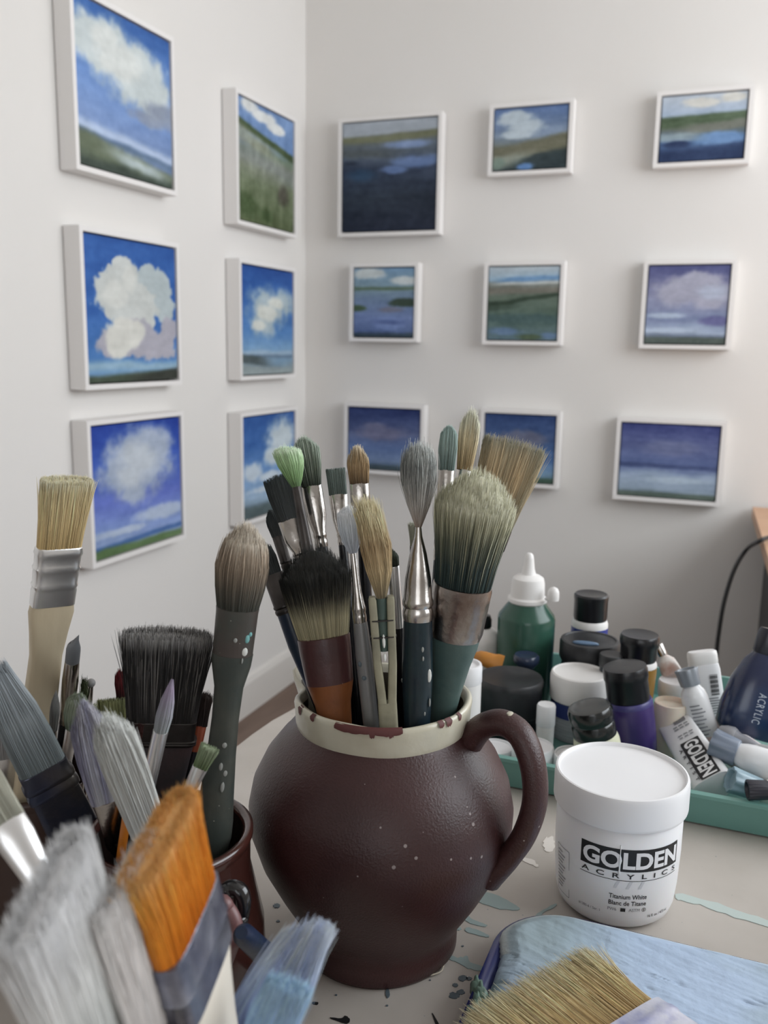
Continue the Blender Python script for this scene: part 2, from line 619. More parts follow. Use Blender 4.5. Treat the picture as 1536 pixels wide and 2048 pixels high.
def p_C1():
    c = Canvas([(0, (26, 36, 58)), (.3, (36, 48, 66)), (.55, (52, 66, 92)), (.7, (84, 98, 118)), (.85, (112, 120, 118)), (1, (160, 172, 186))], 7)
    c.band(.88, 1.2, (168, 178, 190), .015, .03, .03)
    c.band(.82, .88, (118, 122, 94), .02, .04, .02)
    c.blobs([(.7, .78, .35, .05)], (126, 150, 194), .6, .5)
    c.blobs([(.8, .62, .36, .08), (.55, .56, .2, .05)], (104, 132, 186), .6, .5, .9)
    c.band(.66, .74, (80, 88, 90), .03, .08, -.04, .8, -1, .55)
    c.band(.62, .65, (30, 44, 66), .02, .02, 0, .9, .02, .16, .05)
    c.blobs([(.2, .52, .25, .08)], (44, 78, 112), .7, .6, .8)
    return c.done(.98)


def p_C2():
    c = Canvas([(0, (60, 76, 80)), (.35, (106, 112, 96)), (.55, (130, 150, 176)), (1, (88, 118, 172))], 8)
    c.blobs([(.3, .85, .32, .16), (.45, .7, .3, .16), (.35, .58, .3, .1)], (184, 200, 212), .5, .5)
    c.band(.2, .46, (112, 112, 92), .05, .08, .2)
    c.band(.1, .28, (150, 160, 148), .05, .1, .1, .8, -1, .5)
    c.band(-.1, .2, (42, 58, 64), .06, .12, .28, .9, .3)
    c.blobs([(.45, .04, .16, .08)], (96, 140, 200), .6, .5)
    c.blobs([(.08, .12, .14, .12)], (120, 144, 132), .6, .5, .8)
    return c.done(.98)


def p_C3():
    c = Canvas([(0, (36, 56, 98)), (.3, (80, 112, 160)), (.5, (110, 118, 106)), (.7, (168, 188, 214)), (1, (192, 204, 218))], 9)
    c.blobs([(.45, .88, .3, .1), (.85, .92, .2, .1)], (222, 222, 216), .5, .5)
    c.band(.52, .7, (84, 104, 78), .03, .05, .04)
    c.band(.42, .56, (122, 126, 116), .03, .06, .08, .9, .3)
    c.blobs([(.72, .32, .36, .12)], (112, 152, 204), .5, .5)
    c.band(.3, .42, (158, 178, 186), .03, .06, -.04, .8, -1, .45)
    c.band(-.1, .2, (36, 56, 98), .06, .1, .1, .9)
    c.blobs([(.2, .26, .24, .08)], (40, 58, 100), .5, .5, .9)
    return c.done(.95)


def p_D1():
    c = Canvas([(0, (78, 100, 150)), (.3, (108, 130, 182)), (.55, (104, 128, 160)), (.72, (128, 156, 172)), (1, (112, 150, 186))], 10)
    c.blobs([(.25, .92, .35, .1), (.85, .82, .3, .07)], (196, 206, 208), .5, .5)
    c.band(.68, .73, (92, 116, 96), .02, .03)
    c.blobs([(.85, .5, .3, .08)], (52, 70, 58), .5, .5)
    c.blobs([(.08, .42, .18, .06)], (66, 90, 66), .5, .5)
    c.blobs([(.6, .4, .3, .05)], (112, 112, 130), .6, .5, .8)
    c.blobs([(.6, .2, .36, .12)], (116, 140, 196), .5, .5, .9)
    c.band(.19, .25, (72, 92, 148), .02, .04, 0, .9, .35, .85)
    c.band(-.1, .05, (52, 70, 84), .03, .06)
    return c.done(1.05)


def p_D2():
    c = Canvas([(0, (86, 112, 124)), (.3, (84, 108, 98)), (.6, (96, 112, 98)), (.76, (128, 134, 128)), (.82, (150, 182, 206)), (1, (178, 192, 202))], 11)
    c.band(.8, .86, (96, 142, 192), .025, .04, .06, .9, .15)
    c.band(.76, .79, (200, 206, 204), .012, .02, .02, .9, .1)
    c.band(.64, .72, (118, 116, 106), .03, .06)
    c.band(.52, .58, (52, 70, 56), .025, .06, .14)
    c.band(.44, .5, (54, 72, 60), .025, .06, .1, .8, -1, .4)
    c.band(.22, .34, (70, 96, 96), .04, .1)
    c.blobs([(.25, .12, .3, .07), (.9, .06, .2, .06)], (98, 128, 170), .6, .5, .8)
    c.blobs([(.6, .04, .25, .05)], (72, 88, 56), .5, .5, .8)
    return c.done(1.05)


def p_D3():
    c = Canvas([(0, (88, 102, 98)), (.1, (112, 130, 160)), (.16, (168, 190, 224)), (.3, (124, 142, 190)), (.6, (140, 146, 188)), (1, (76, 82, 150))], 12)
    c.blobs([(.4, .68, .42, .26), (.75, .62, .35, .24), (.6, .8, .4, .16)], (174, 176, 204), .5, .5)
    c.blobs([(.8, .66, .3, .14)], (186, 200, 230), .7, .5, .8)
    c.blobs([(.9, .3, .3, .08)], (100, 100, 168), .6, .5, .9)
    c.blobs([(.2, .36, .35, .05), (.3, .17, .5, .04)], (182, 204, 234), .6, .5, .9)
    c.band(-.1, .08, (88, 104, 98), .02, .03)
    return c.done(.92, sat=.72)


def p_E1():
    c = Canvas([(0, (54, 74, 86)), (.12, (96, 120, 160)), (.35, (78, 104, 158)), (.6, (72, 86, 132)), (1, (22, 40, 98))], 13)
    c.blobs([(.5, .6, .48, .16), (.4, .7, .25, .1)], (96, 98, 132), .6, .5, .9)
    c.band(-.1, .07, (50, 68, 78), .02, .03)
    return c.done(1.35, sat=.76)


def p_E2():
    c = Canvas([(0, (62, 92, 84)), (.12, (96, 134, 168)), (.35, (60, 100, 158)), (.65, (52, 80, 132)), (1, (30, 56, 112))], 14)
    c.blobs([(.6, .66, .45, .16)], (86, 90, 116), .6, .5, .9)
    c.band(-.1, .07, (58, 86, 72), .02, .03)
    return c.done(1.35, sat=.76)


def p_E3():
    c = Canvas([(0, (84, 104, 98)), (.1, (128, 152, 178)), (.3, (136, 160, 194)), (.45, (74, 96, 158)), (.7, (76, 90, 152)), (1, (44, 56, 132))], 15)
    c.blobs([(.55, .68, .4, .14)], (96, 108, 160), .6, .5, .9)
    c.band(.4, .46, (52, 70, 128), .02, .04)
    c.blobs([(.6, .24, .5, .06)], (158, 182, 204), .6, .5, .8)
    c.band(-.1, .06, (82, 102, 92), .02, .03)
    return c.done(1.25, sat=.68)


def painting(name_label, wall, a0, a1, z0, z1, cells, group='framed oil paintings hung in a grid'):
    """wall 'L' (X = XL, a = Y) or 'B' (Y = YB, a = X); canvas spans a0..a1, z0..z1"""
    dep, bar, gap = 0.042, 0.011, 0.004
    if wall == 'L':
        P = lambda a, d, z: (XL + 0.003 + d, a, z)
        t = thing('framed_painting', name_label, 'painting', (XL, (a0 + a1) / 2, z0 - gap - bar), group)
    else:
        P = lambda a, d, z: (a, YB - 0.003 - d, z)
        t = thing('framed_painting', name_label, 'painting', ((a0 + a1) / 2, YB, z0 - gap - bar), group)
    i0, i1, j0, j1 = a0 - gap, a1 + gap, z0 - gap, z1 + gap
    o0, o1, q0, q1 = i0 - bar, i1 + bar, j0 - bar, j1 + bar
    ins = [(i0, j0), (i1, j0), (i1, j1), (i0, j1)]
    out = [(o0, q0), (o1, q0), (o1, q1), (o0, q1)]
    for k in range(4):
        m = (k + 1) % 4
        quad = [out[k], out[m], ins[m], ins[k]]
        v = [P(a, 0.0, z) for a, z in quad] + [P(a, dep, z) for a, z in quad]
        f = [(3, 2, 1, 0), (4, 5, 6, 7)] + [(r, (r + 1) % 4, 4 + (r + 1) % 4, 4 + r) for r in range(4)]
        build('frame_bar', v, f, M_FRAME, t, smooth=False)
    v, f = [P(a, d, z) for d in (0.001, 0.012) for a, z in ins], [(3, 2, 1, 0), (4, 5, 6, 7)] + [(r, (r + 1) % 4, 4 + (r + 1) % 4, 4 + r) for r in range(4)]
    build('backing_board', v, f, M_GAP, t, smooth=False)
    # canvas: painted grid in front plus sides
    g = cells()
    vs = [P(a0 + (a1 - a0) * UU[i, j], 0.038, z0 + (z1 - z0) * VV[i, j]) for i in range(NG) for j in range(NG)]
    fs = [(i * NG + j, i * NG + j + 1, (i + 1) * NG + j + 1, (i + 1) * NG + j) for i in range(NG - 1) for j in range(NG - 1)]
    cs = g.reshape(-1, 3)
    loop = [j for j in range(NG)] + [i * NG + NG - 1 for i in range(1, NG)] + [(NG - 1) * NG + j for j in range(NG - 2, -1, -1)] + [i * NG for i in range(NG - 2, 0, -1)]
    nb = len(vs)
    for q in loop:
        i, j = divmod(q, NG)
        vs.append(P(a0 + (a1 - a0) * UU[i, j], 0.0125, z0 + (z1 - z0) * VV[i, j]))
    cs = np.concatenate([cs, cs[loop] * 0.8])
    n = len(loop)
    fs += [(loop[k], loop[(k + 1) % n], nb + (k + 1) % n, nb + k) for k in range(n)]
    build('canvas', vs, fs, M_PAINTING, t, smooth=False, col=cs)
    return t


PAINT = [
    ('large white-framed painting of a pale cloud bank over coastal marsh, highest on the left wall', 'L', 1.597, 1.927, 1.497, 1.824, p_A1),
    ('white-framed painting of one billowing white cumulus on deep blue, middle of the outer left column', 'L', 1.596, 1.928, 1.044, 1.357, p_A2),
    ('white-framed painting of a hazy round cloud on violet blue, lowest of the outer left column', 'L', 1.594, 1.930, 0.648, 0.948, p_A3),
    ('white-framed painting of a grassy green field below a thin strip of sky, beside the corner', 'L', 2.238, 2.562, 1.469, 1.786, p_B1),
    ('white-framed painting of a soft cloud above a shoreline, between the field and drifting-cloud paintings', 'L', 2.245, 2.556, 1.046, 1.349, p_B2),
    ('white-framed painting of drifting clouds, lowest beside the corner, partly behind the green-tipped brush', 'L', 2.244, 2.565, 0.626, 0.924, p_B3),
    ('large dark navy marsh painting in a white frame, upper left of the back wall', 'B', -1.208, -0.902, 1.483, 1.802, p_C1),
    ('small white-framed painting of a brown hill under a leaning cloud, middle of the top row', 'B', -0.728, -0.516, 1.641, 1.808, p_C2),
    ('small white-framed painting of a green headland over dark water, top right', 'B', -0.262, -0.048, 1.640, 1.806, p_C3),
    ('small square painting of a winding blue creek, beneath the navy marsh painting', 'B', -1.165, -0.965, 1.161, 1.371, p_D1),
    ('small square painting of green-grey marsh with a blue horizon strip, centre of the back wall', 'B', -0.727, -0.518, 1.158, 1.369, p_D2),
    ('small square painting of a lilac cloud bank over a low shore', 'B', -0.267, -0.055, 1.154, 1.365, p_D3),
    ('dusky blue painting with a mauve cloud, half hidden behind the brushes near the corner', 'B', -1.180, -0.935, 0.740, 0.936, p_E1),
    ('dusky blue painting mostly hidden behind the wide fanned flat brush', 'B', -0.722, -0.507, 0.733, 0.935, p_E2),
    ('indigo seascape painting with a pale band of light, lowest and rightmost on the back wall', 'B', -0.313, -0.046, 0.717, 0.926, p_E3),
]
for pd in PAINT:
    painting(*pd)

# ------------------------------------------------------------------ the table
tb = thing('work_table', 'paint-stained pale grey work table with a rounded corner', 'table', (0.2, 0.45, 0))
TX0, TX1, TY0, TY1, CR = -0.438, 1.05, -0.25, 1.10, 0.34


def rounded(x0, x1, y0, y1, rs, n=14):
    out = []
    for (cx, cy, r, a) in ((x1 - rs[0], y0 + rs[0], rs[0], -90), (x1 - rs[1], y1 - rs[1], rs[1], 0),
                           (x0 + rs[2], y1 - rs[2], rs[2], 90), (x0 + rs[3], y0 + rs[3], rs[3], 180)):
        for k in range(n + 1):
            t = math.radians(a + 90 * k / n)
            out.append((cx + r * math.cos(t), cy + r * math.sin(t)))
    return out


prism('table_top', rounded(TX0, TX1, TY0, TY1, (.05, .05, CR, .2)), T - 0.028, T, M_TABLE, tb)
for x, y in ((TX0 + .2, TY0 + .1), (TX1 - .1, TY0 + .1), (TX1 - .1, TY1 - .15), (TX0 + .3, TY1 - .3)):
    lathe('leg', (x, y, 0), (0, 0, 1), [(.018, 0), (.018, .02), (.026, T - .028)], M_TLEG, tb, 16)


def blob_outline(px, seed=0, wob=0.0):
    p = np.array(px, float)
    n = len(p)
    rng = np.random.default_rng(seed)
    out = []
    for i in range(n):
        p0, p1, p2, p3 = p[i - 1], p[i], p[(i + 1) % n], p[(i + 2) % n]
        for t in (0, .25, .5, .75):
            q = 0.5 * ((2 * p1) + (-p0 + p2) * t + (2 * p0 - 5 * p1 + 4 * p2 - p3) * t * t + (-p0 + 3 * p1 - 3 * p2 + p3) * t ** 3)
            out.append(q + rng.normal(0, wob, 2))
    return out


def stain(px, material, seed=0, wob=0.0):
    o = [on(*q)[:2] for q in blob_outline(px, seed, wob)]
    return prism('paint_stain', o, T - 0.0004, T + 0.0005, material, tb)


def dot(x, y, r, material, seed=0):
    stain([(x + r * math.cos(a) * 1.2, y + r * math.sin(a) * .7) for a in np.linspace(0, 2 * math.pi, 6)[:-1]], material, seed, r * .1)


stain([(955, 1784), (985, 1788), (1012, 1800), (1041, 1820), (1000, 1818), (957, 1804)], M_STAIN_B, 1, .6)
stain([(928, 1830), (936, 1832), (945, 1840), (972, 1850), (968, 1854), (940, 1847), (927, 1837)], M_STAIN_B, 2, .4)
stain([(932, 1857), (945, 1857), (976, 1871), (972, 1875), (945, 1868), (931, 1863)], M_STAIN_B, 3, .4)
dot(918, 1858, 4, M_STAIN_B, 4)
stain([(890, 1908), (915, 1916), (935, 1914), (940, 1925), (965, 1934), (962, 1942), (935, 1938), (915, 1926), (892, 1916)], M_STAIN_B, 5, .8)
for x, y, r in ((926, 1957, 8), (938, 1958, 5), (910, 1971, 5), (908, 1992, 9), (922, 1985, 7)):
    dot(x, y, r, M_STAIN_D, int(x))
stain([(1356, 1786), (1420, 1803), (1480, 1822), (1545, 1846), (1545, 1858), (1470, 1834), (1400, 1811), (1356, 1800)], M_STAIN_T, 6, 1.2)
stain([(1064, 1842), (1075, 1828), (1098, 1815), (1113, 1808), (1110, 1815), (1090, 1824), (1076, 1838)], M_STAIN_B, 7, .6)
stain([(773, 1948), (779, 1950), (777, 1975), (780, 1990), (775, 1997), (771, 1988), (774, 1972)], M_STAIN_D, 8, .2)
stain([(660, 2036), (682, 2038), (690, 2032), (699, 2038), (697, 2047), (684, 2046)], M_STAIN_K, 9, .4)
stain([(864, 2028), (868, 2032), (878, 2050), (872, 2050)], M_STAIN_K, 10, .2)
stain([(625, 2005), (636, 2006), (634, 2010), (626, 2009)], M_STAIN_K, 11, .2)
stain([(489, 1744), (501, 1740), (494, 1752)], M_STAIN_G, 12, .2)
for x, y, r in ((553, 1812, 6), (508, 1796, 4), (556, 1843, 3), (576, 1863, 3), (672, 1991, 2), (774, 2012, 2), (925, 1893, 2), (860, 1961, 1.5), (574, 1888, 3)):
    dot(x, y, r, M_STAIN_D, int(x + y))
stain([(1090, 1680), (1104, 1672), (1108, 1690), (1098, 1702), (1086, 1694)], M_STAIN_W, 13, 2)
stain([(1040, 1712), (1062, 1720), (1078, 1732), (1070, 1734), (1050, 1724)], M_STAIN_W, 14, 1)
# a looped pale thread by the pitcher foot
th_ = [on(x, y, 0.002) for x, y in ((884, 1904), (890, 1915), (886, 1935), (880, 1944), (862, 1950), (848, 1949))]
tag(tube('thread', th_, 0.0005, plain((196, 188, 170), .8), None, 6), 'pale looped thread lying on the table at the pitcher foot', 'thread')

# ------------------------------------------------------------------ pitcher and mugs
PC = np.array([-0.198, 0.510])                       # pitcher axis
P_OUT = [(.050, 0), (.0520, .003), (.0520, .011), (.0510, .016), (.0560, .026), (.0675, .045), (.0788, .066), (.0860, .088),
         (.0868, .102), (.0835, .118), (.0755, .134), (.0660, .146), (.0580, .153), (.0548, .157)]
P_RIM = [(.0548, .157), (.0556, .160), (.0560, .168), (.0566, .1725), (.0560, .1752), (.0545, .1758), (.0528, .1750), (.0512, .170)]
P_IN = [(.0512, .170), (.0500, .158), (.0545, .150), (.0700, .130), (.0800, .104), (.0790, .088), (.0620, .050), (.0480, .028), (.0300, .014)]


def revolve(name, c2, prof, material, parent, seg=72, fn=None, cap0=False, cap1=False, sharp=None):
    rings = []
    for r, h in prof:
        th = np.linspace(0, 2 * math.pi, seg, endpoint=False)
        rr = np.full(seg, r)
        zz = np.full(seg, T + h)
        if fn:
            rr, zz = fn(th, rr, zz, h)
        rings.append(np.stack([c2[0] + rr * np.cos(th), c2[1] + rr * np.sin(th), zz], 1))
    v, f = loft_vf(rings, cap0, cap1)
    return build(name, v, f, material, parent, sharp=sharp)


SPOUT_A = math.radians(171)


def spout(th, rr, zz, h):
    d = np.angle(np.exp(1j * (th - SPOUT_A)))
    k = max(0.0, (h - 0.146) / 0.03)
    g = np.exp(-(d / 0.22) ** 2)
    n = np.exp(-((np.abs(d) - 0.42) / 0.16) ** 2)
    w = 0.0007 * np.sin(3 * th + 1) + 0.0004 * np.sin(7 * th)
    return rr + k * (0.014 * g - 0.004 * n) + (0.0006 * np.sin(2 * th + 40 * h)), zz + k * (0.004 * g) + k * w


pit = thing('clay_pitcher', 'dark maroon clay pitcher with chipped cream rim and loop handle, full of brushes', 'pitcher', (PC[0], PC[1], T))
body = revolve('body', PC, P_OUT, M_CLAY, pit, fn=spout, cap0=True)
rim = revolve('rim', PC, P_RIM, M_CREAM, pit, fn=spout)
revolve('inside_glaze', PC, P_IN, M_CLAYIN, pit, fn=spout, cap1=True)
# chips in the cream glaze along the lip
rngc = np.random.default_rng(4)
SIDE = CM[:, 0] * np.array([1, 1, 0]); SIDE = SIDE / np.linalg.norm(SIDE)
TOCAM = -np.array([PC[0], PC[1], 0]) / np.linalg.norm(PC)


def pit_pt(a, r, z):
    """a: degrees from the direction facing the camera, positive to the right"""
    d = TOCAM * math.cos(math.radians(a)) + SIDE * math.sin(math.radians(a))
    return np.array([PC[0], PC[1], T + z]) + d * r


for a0_, a1_, h_ in ((-66, -61, .003), (-30, -6, .0013), (-7, 12, .0018), (-8, -4, .0036), (3, 7, .003), (36, 40, .0012), (42, 47, .0022), (54, 57, .002), (-50, -46, .0014)):
    pts_o, n_ = [], 10
    lo, hi = [], []
    for k in range(n_ + 1):
        a = a0_ + (a1_ - a0_) * k / n_
        e = math.sin(math.pi * k / n_) ** .5
        hi.append(pit_pt(a, .0550, .1763))
        lo.append(pit_pt(a, .0572, .1732 - h_ * e * (.6 + .5 * rngc.random())))
    v = hi + [pit_pt(a0_ + (a1_ - a0_) * k / n_, .0573, .1748) for k in range(n_ + 1)] + lo
    m_ = n_ + 1
    f = [(r * m_ + k, r * m_ + k + 1, (r + 1) * m_ + k + 1, (r + 1) * m_ + k) for r in range(2) for k in range(n_)]
    build('glaze_chip', v, f, M_CHIP, rim)
# loop handle on the right
hp = []
for a, r, z in ((72, .0575, .151), (70, .066, .1635), (68, .079, .1695), (66, .092, .1645), (64, .101, .148), (63, .1035, .127), (62, .099, .106), (61, .0905, .089), (60, .083, .078), (60, .078, .072)):
    hp.append(pit_pt(a, r, z))
hd = tube('handle', hp, [.0105, .0098, .0096, .0094, .0092, .0090, .0088, .0088, .0095, .011], M_CLAY, pit, 16, .82)
for (px_, py_, r_) in ((1010, 1468, .0026), (1020, 1480, .0022)):
    pass
for a, r, z, s_ in ((67.5, .0835, .1772, .0036), (66.5, .0915, .1732, .0028)):
    p_ = pit_pt(a, r, z)
    lathe('glaze_splash', p_ - np.array([0, 0, .0012]), nrm(p_ - pit_pt(65, .082, .13)), [(s_, 0), (s_ * .9, .0009), (s_ * .5, .0013)], M_CREAM, hd, 12, flat=.6)


def pit_inner(z):
    return float(np.interp(z, [h for _, h in P_IN[::-1]], [r for r, _ in P_IN[::-1]]))


def mug(name, label, c2, R, H, glaze, inside, flare=1.0, rimmat=None):
    t = thing(name, label, 'mug', (c2[0], c2[1], T))
    out = [(R * .86, 0), (R * .92, .004), (R * 1.06 * flare, H * .28), (R * 1.04 * flare, H * .5), (R * .96, H * .8), (R * .965, H * .93)]
    b = revolve('body', c2, out, glaze, t, 56, cap0=True)
    rp = [(R * .965, H * .93), (R * 1.0, H * .965), (R * 1.0, H * .99), (R * .95, H), (R * .895, H * .99), (R * .88, H * .965)]
    revolve('rim', c2, rp, rimmat or glaze, t, 56)
    revolve('inside_glaze', c2, [(R * .88, H * .965), (R * .88, H * .5), (R * .84, .012), (R * .5, .009)], inside, t, 48, cap1=True)
    return t


def inner_mug(R, H):
    return lambda z: R * .86


M1 = on(340, 1655, .12)[:2]; M1R, M1H = .0475, .12
mug1 = mug('brown_mug', 'glossy brown glazed mug crowded with brushes, touching distance left of the pitcher', M1, M1R, M1H, M_MUG, M_MUGIN, 1.08)


def mug_pt(c2, a, r, z):
    tc = -np.array([c2[0], c2[1], 0]) / np.hypot(*c2)
    sd = np.array([-tc[1], tc[0], 0])
    d = tc * math.cos(math.radians(a)) + sd * math.sin(math.radians(a))
    return np.array([c2[0], c2[1], T + z]) + d * r


tube('handle', [mug_pt(M1, 30, M1R * .98, .100), at(446, 1788, .462), at(462, 1778, .460), at(478, 1782, .459), at(485, 1800, .459), at(482, 1828, .460), at(474, 1856, .462), mug_pt(M1, 36, M1R * 1.0, .060)], [.005, .0046, .0046, .0046, .0046, .0044, .0044, .005], M_BLACKGLZ, mug1, 14)
tube('lower_loop', [mug_pt(M1, 20, M1R * 1.0, .085), at(440, 1806, .452), at(455, 1818, .450), at(468, 1842, .449), at(471, 1868, .449), at(462, 1892, .450), mug_pt(M1, 22, M1R * 1.06, .040)], .0040, M_MAUVE, mug1, 14)
ML = at(62, 1640, .60)[:2]; MLR, MLH = .046, .115
mug2 = mug('dark_brush_jar', 'dark brown jar at the left edge, almost hidden by its brushes', ML, MLR, MLH, mat('jar_umber', (60, 42, 36), .4), M_MUGIN)
MF = at(395, 2260, .318)[:2]; MFR, MFH = .050, .125
mug3 = mug('mauve_clay_mug', 'mauve clay mug in the near left corner holding the widest brushes', MF, MFR, MFH, M_MAUVE, M_MUGIN)
# ------------------------------------------------------------------ brushes
HAIRS = [0]


def bristle_mesh(A, R, X, prof, n, cols, parent, seed, dome=0.0, domeu=None, slant=0.0, flat=False, jit=0.03, wob=0.0008,
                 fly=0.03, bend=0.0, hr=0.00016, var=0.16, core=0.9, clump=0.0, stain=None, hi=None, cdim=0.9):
    rng = np.random.default_rng(seed)
    L = np.linalg.norm(A - R); u = (A - R) / L
    X = nrm(X - (X @ u) * u); Y = np.cross(u, X)
    ts = np.array([p[0] for p in prof]); ws = np.array([p[1] for p in prof]); hs = np.array([p[2] for p in prof])
    if flat:
        a = rng.uniform(-1, 1, n)
        b = np.sign(rng.uniform(-1, 1, n)) * rng.random(n) ** .45
        edge = rng.random(n) < .2
        a = np.where(edge, np.sign(a) * (.86 + .14 * rng.random(n)), a)
        b = b * np.sqrt(np.clip(1 - a ** 6, 0, 1))
    else:
        r = rng.random(n) ** .38
        q = rng.uniform(0, 2 * math.pi, n)
        a, b = r * np.cos(q), r * np.sin(q)
    du = domeu if domeu is not None else 0.0
    tm = 1 - dome * (a * a + b * b) - du * np.abs(a) ** 2.2 + slant * a + rng.normal(0, jit, n)
    if clump:
        tm += clump * np.sin(a * 9 + seed) * np.sin(a * 23 + b * 4)
    tm = np.clip(tm, .3, 1.12)
    K = 5
    tk = np.array([0, .3, .6, .84, 1.0])[None, :] * tm[:, None]
    w = np.interp(tk, ts, ws); h = np.interp(tk, ts, hs)
    wx = rng.normal(0, wob, n)[:, None] * (tk ** 2); wy = rng.normal(0, wob, n)[:, None] * (tk ** 2)
    fl = (rng.random(n) < fly)
    spread = 1 + (fl * rng.uniform(.05, .28, n))[:, None] * tk ** 2
    px = a[:, None] * w * spread + wx + bend * tk ** 2
    py = b[:, None] * h * spread + wy
    P = R + tk[..., None] * L * u + px[..., None] * X + py[..., None] * Y
    rad = hr * np.array([1, 1, .95, .8, .35])[None, :] * rng.uniform(.75, 1.3, n)[:, None]
    ang = np.array([0, 2.094, 4.189])
    off = np.cos(ang)[:, None] * X + np.sin(ang)[:, None] * Y
    V = P[:, :, None, :] + rad[:, :, None, None] * off[None, None]
    V = V.reshape(-1, 3)
    ct = np.array([c[0] for c in cols]); cc = np.array([lin(c[1]) for c in cols])
    jt = rng.normal(0, .05, n)[:, None]
    tt = np.clip(tk / tm[:, None] + jt, 0, 1)
    C = np.stack([np.interp(tt, ct, cc[:, i]) for i in range(3)], -1)
    C = C * np.clip(rng.normal(1, var, n), .45, 1.7)[:, None, None]
    if stain is not None:
        m = (np.clip(np.sin(a * 7 + seed * 1.7) * 1.4 + rng.normal(0, .4, n), 0, 1))[:, None, None] * stain[1]
        C = C * (1 - m) + lin(stain[0]) * m
    if hi is not None:
        m = (rng.random(n) < hi[1])[:, None, None] * np.clip(tk * 3, 0, 1)[..., None]
        C = C * (1 - m) + lin(hi[0]) * m
    C = np.repeat(C.reshape(-1, 3), 3, 0)
    i0 = (np.arange(n) * K * 3)[:, None, None]
    k = (np.arange(K - 1) * 3)[None, :, None]
    j = np.arange(3)[None, None, :]
    j2 = (j + 1) % 3
    F = np.stack([i0 + k + j, i0 + k + j2, i0 + k + 3 + j2, i0 + k + 3 + j], -1).reshape(-1, 4)
    # solid heart of the tuft, colour dimmed to paint in shade between hairs
    NS, e = 28, (4.0 if flat else 2.0)
    rings, ccol = [], []
    for s in list(np.linspace(0, .8, 7)) + [1.0]:
        th = np.linspace(0, 2 * math.pi, NS, endpoint=False)
        ca = np.sign(np.cos(th)) * np.abs(np.cos(th)) ** (2 / e); cb = np.sign(np.sin(th)) * np.abs(np.sin(th)) ** (2 / e)
        top = (1 - dome * (ca * ca + cb * cb) * .8 - du * np.abs(ca) ** 2.2 + slant * ca - .05)
        t_ = s * top
        rings.append(R + np.outer(t_ * L, u) + np.outer(ca * core * np.interp(t_, ts, ws) + bend * t_ ** 2, X) + np.outer(cb * core * np.interp(t_, ts, hs), Y))
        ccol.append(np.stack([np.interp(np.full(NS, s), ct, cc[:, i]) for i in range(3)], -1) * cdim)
    for sc in (.66, .33, .05):
        t_ = (1 - dome * (ca * ca + cb * cb) * .8 * sc ** 2 - du * np.abs(ca * sc) ** 2.2 + slant * ca * sc - .05)
        rings.append(R + np.outer(t_ * L, u) + np.outer(sc * ca * core * np.interp(t_, ts, ws) + bend * t_ ** 2, X) + np.outer(sc * cb * core * np.interp(t_, ts, hs), Y))
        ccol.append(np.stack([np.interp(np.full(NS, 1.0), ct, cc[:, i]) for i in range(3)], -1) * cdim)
    cv, cf = loft_vf(rings)
    nb = len(V)
    V = np.concatenate([V, cv]); C = np.concatenate([C, np.concatenate(ccol)])
    quads = np.concatenate([F, np.array([q_ for q_ in cf if len(q_) == 4]) + nb])
    me = bpy.data.meshes.new('bristles')
    base = V.mean(0)
    me.vertices.add(len(V)); me.vertices.foreach_set('co', (V - base).astype(np.float32).ravel())
    me.loops.add(quads.size); me.loops.foreach_set('vertex_index', quads.astype(np.int32).ravel())
    me.polygons.add(len(quads)); me.polygons.foreach_set('loop_start', (np.arange(len(quads)) * 4).astype(np.int32))
    me.polygons.foreach_set('use_smooth', np.ones(len(quads), bool))
    me.update(calc_edges=True)
    at_ = me.color_attributes.new('col', 'FLOAT_COLOR', 'POINT')
    c4 = np.ones((len(V), 4), np.float32); c4[:, :3] = np.clip(C, 0, .95)
    at_.data.foreach_set('color', c4.ravel())
    me.materials.append(M_HAIR)
    me.validate()
    o = bpy.data.objects.new('bristles', me)
    COL.objects.link(o)
    o.parent = parent
    o.location = base - WORLD[parent.name]
    WORLD[o.name] = base
    o['kind'] = 'stuff'
    HAIRS[0] += n
    return o


def on_axis(A, B, px, py):
    """point of the line A-B that lies closest to the sight line through a photo point"""
    d1, d2 = B - A, ray(px, py)
    w0 = A - CAM
    a, b, c = d1 @ d1, d1 @ d2, d2 @ d2
    d, e = d1 @ w0, d2 @ w0
    s = (b * e - c * d) / (a * c - b * b)
    return A + d1 * s


def axis_loft(name, pts, u, X, dims, material, parent, e=2.0, seg=24, sharp=35):
    Y = np.cross(u, X)
    rings = [ring(p, X, Y, a, b, seg, e) for p, (a, b) in zip(pts, dims)]
    v, f = loft_vf(rings)
    return build(name, v, f, material, parent, sharp=sharp)


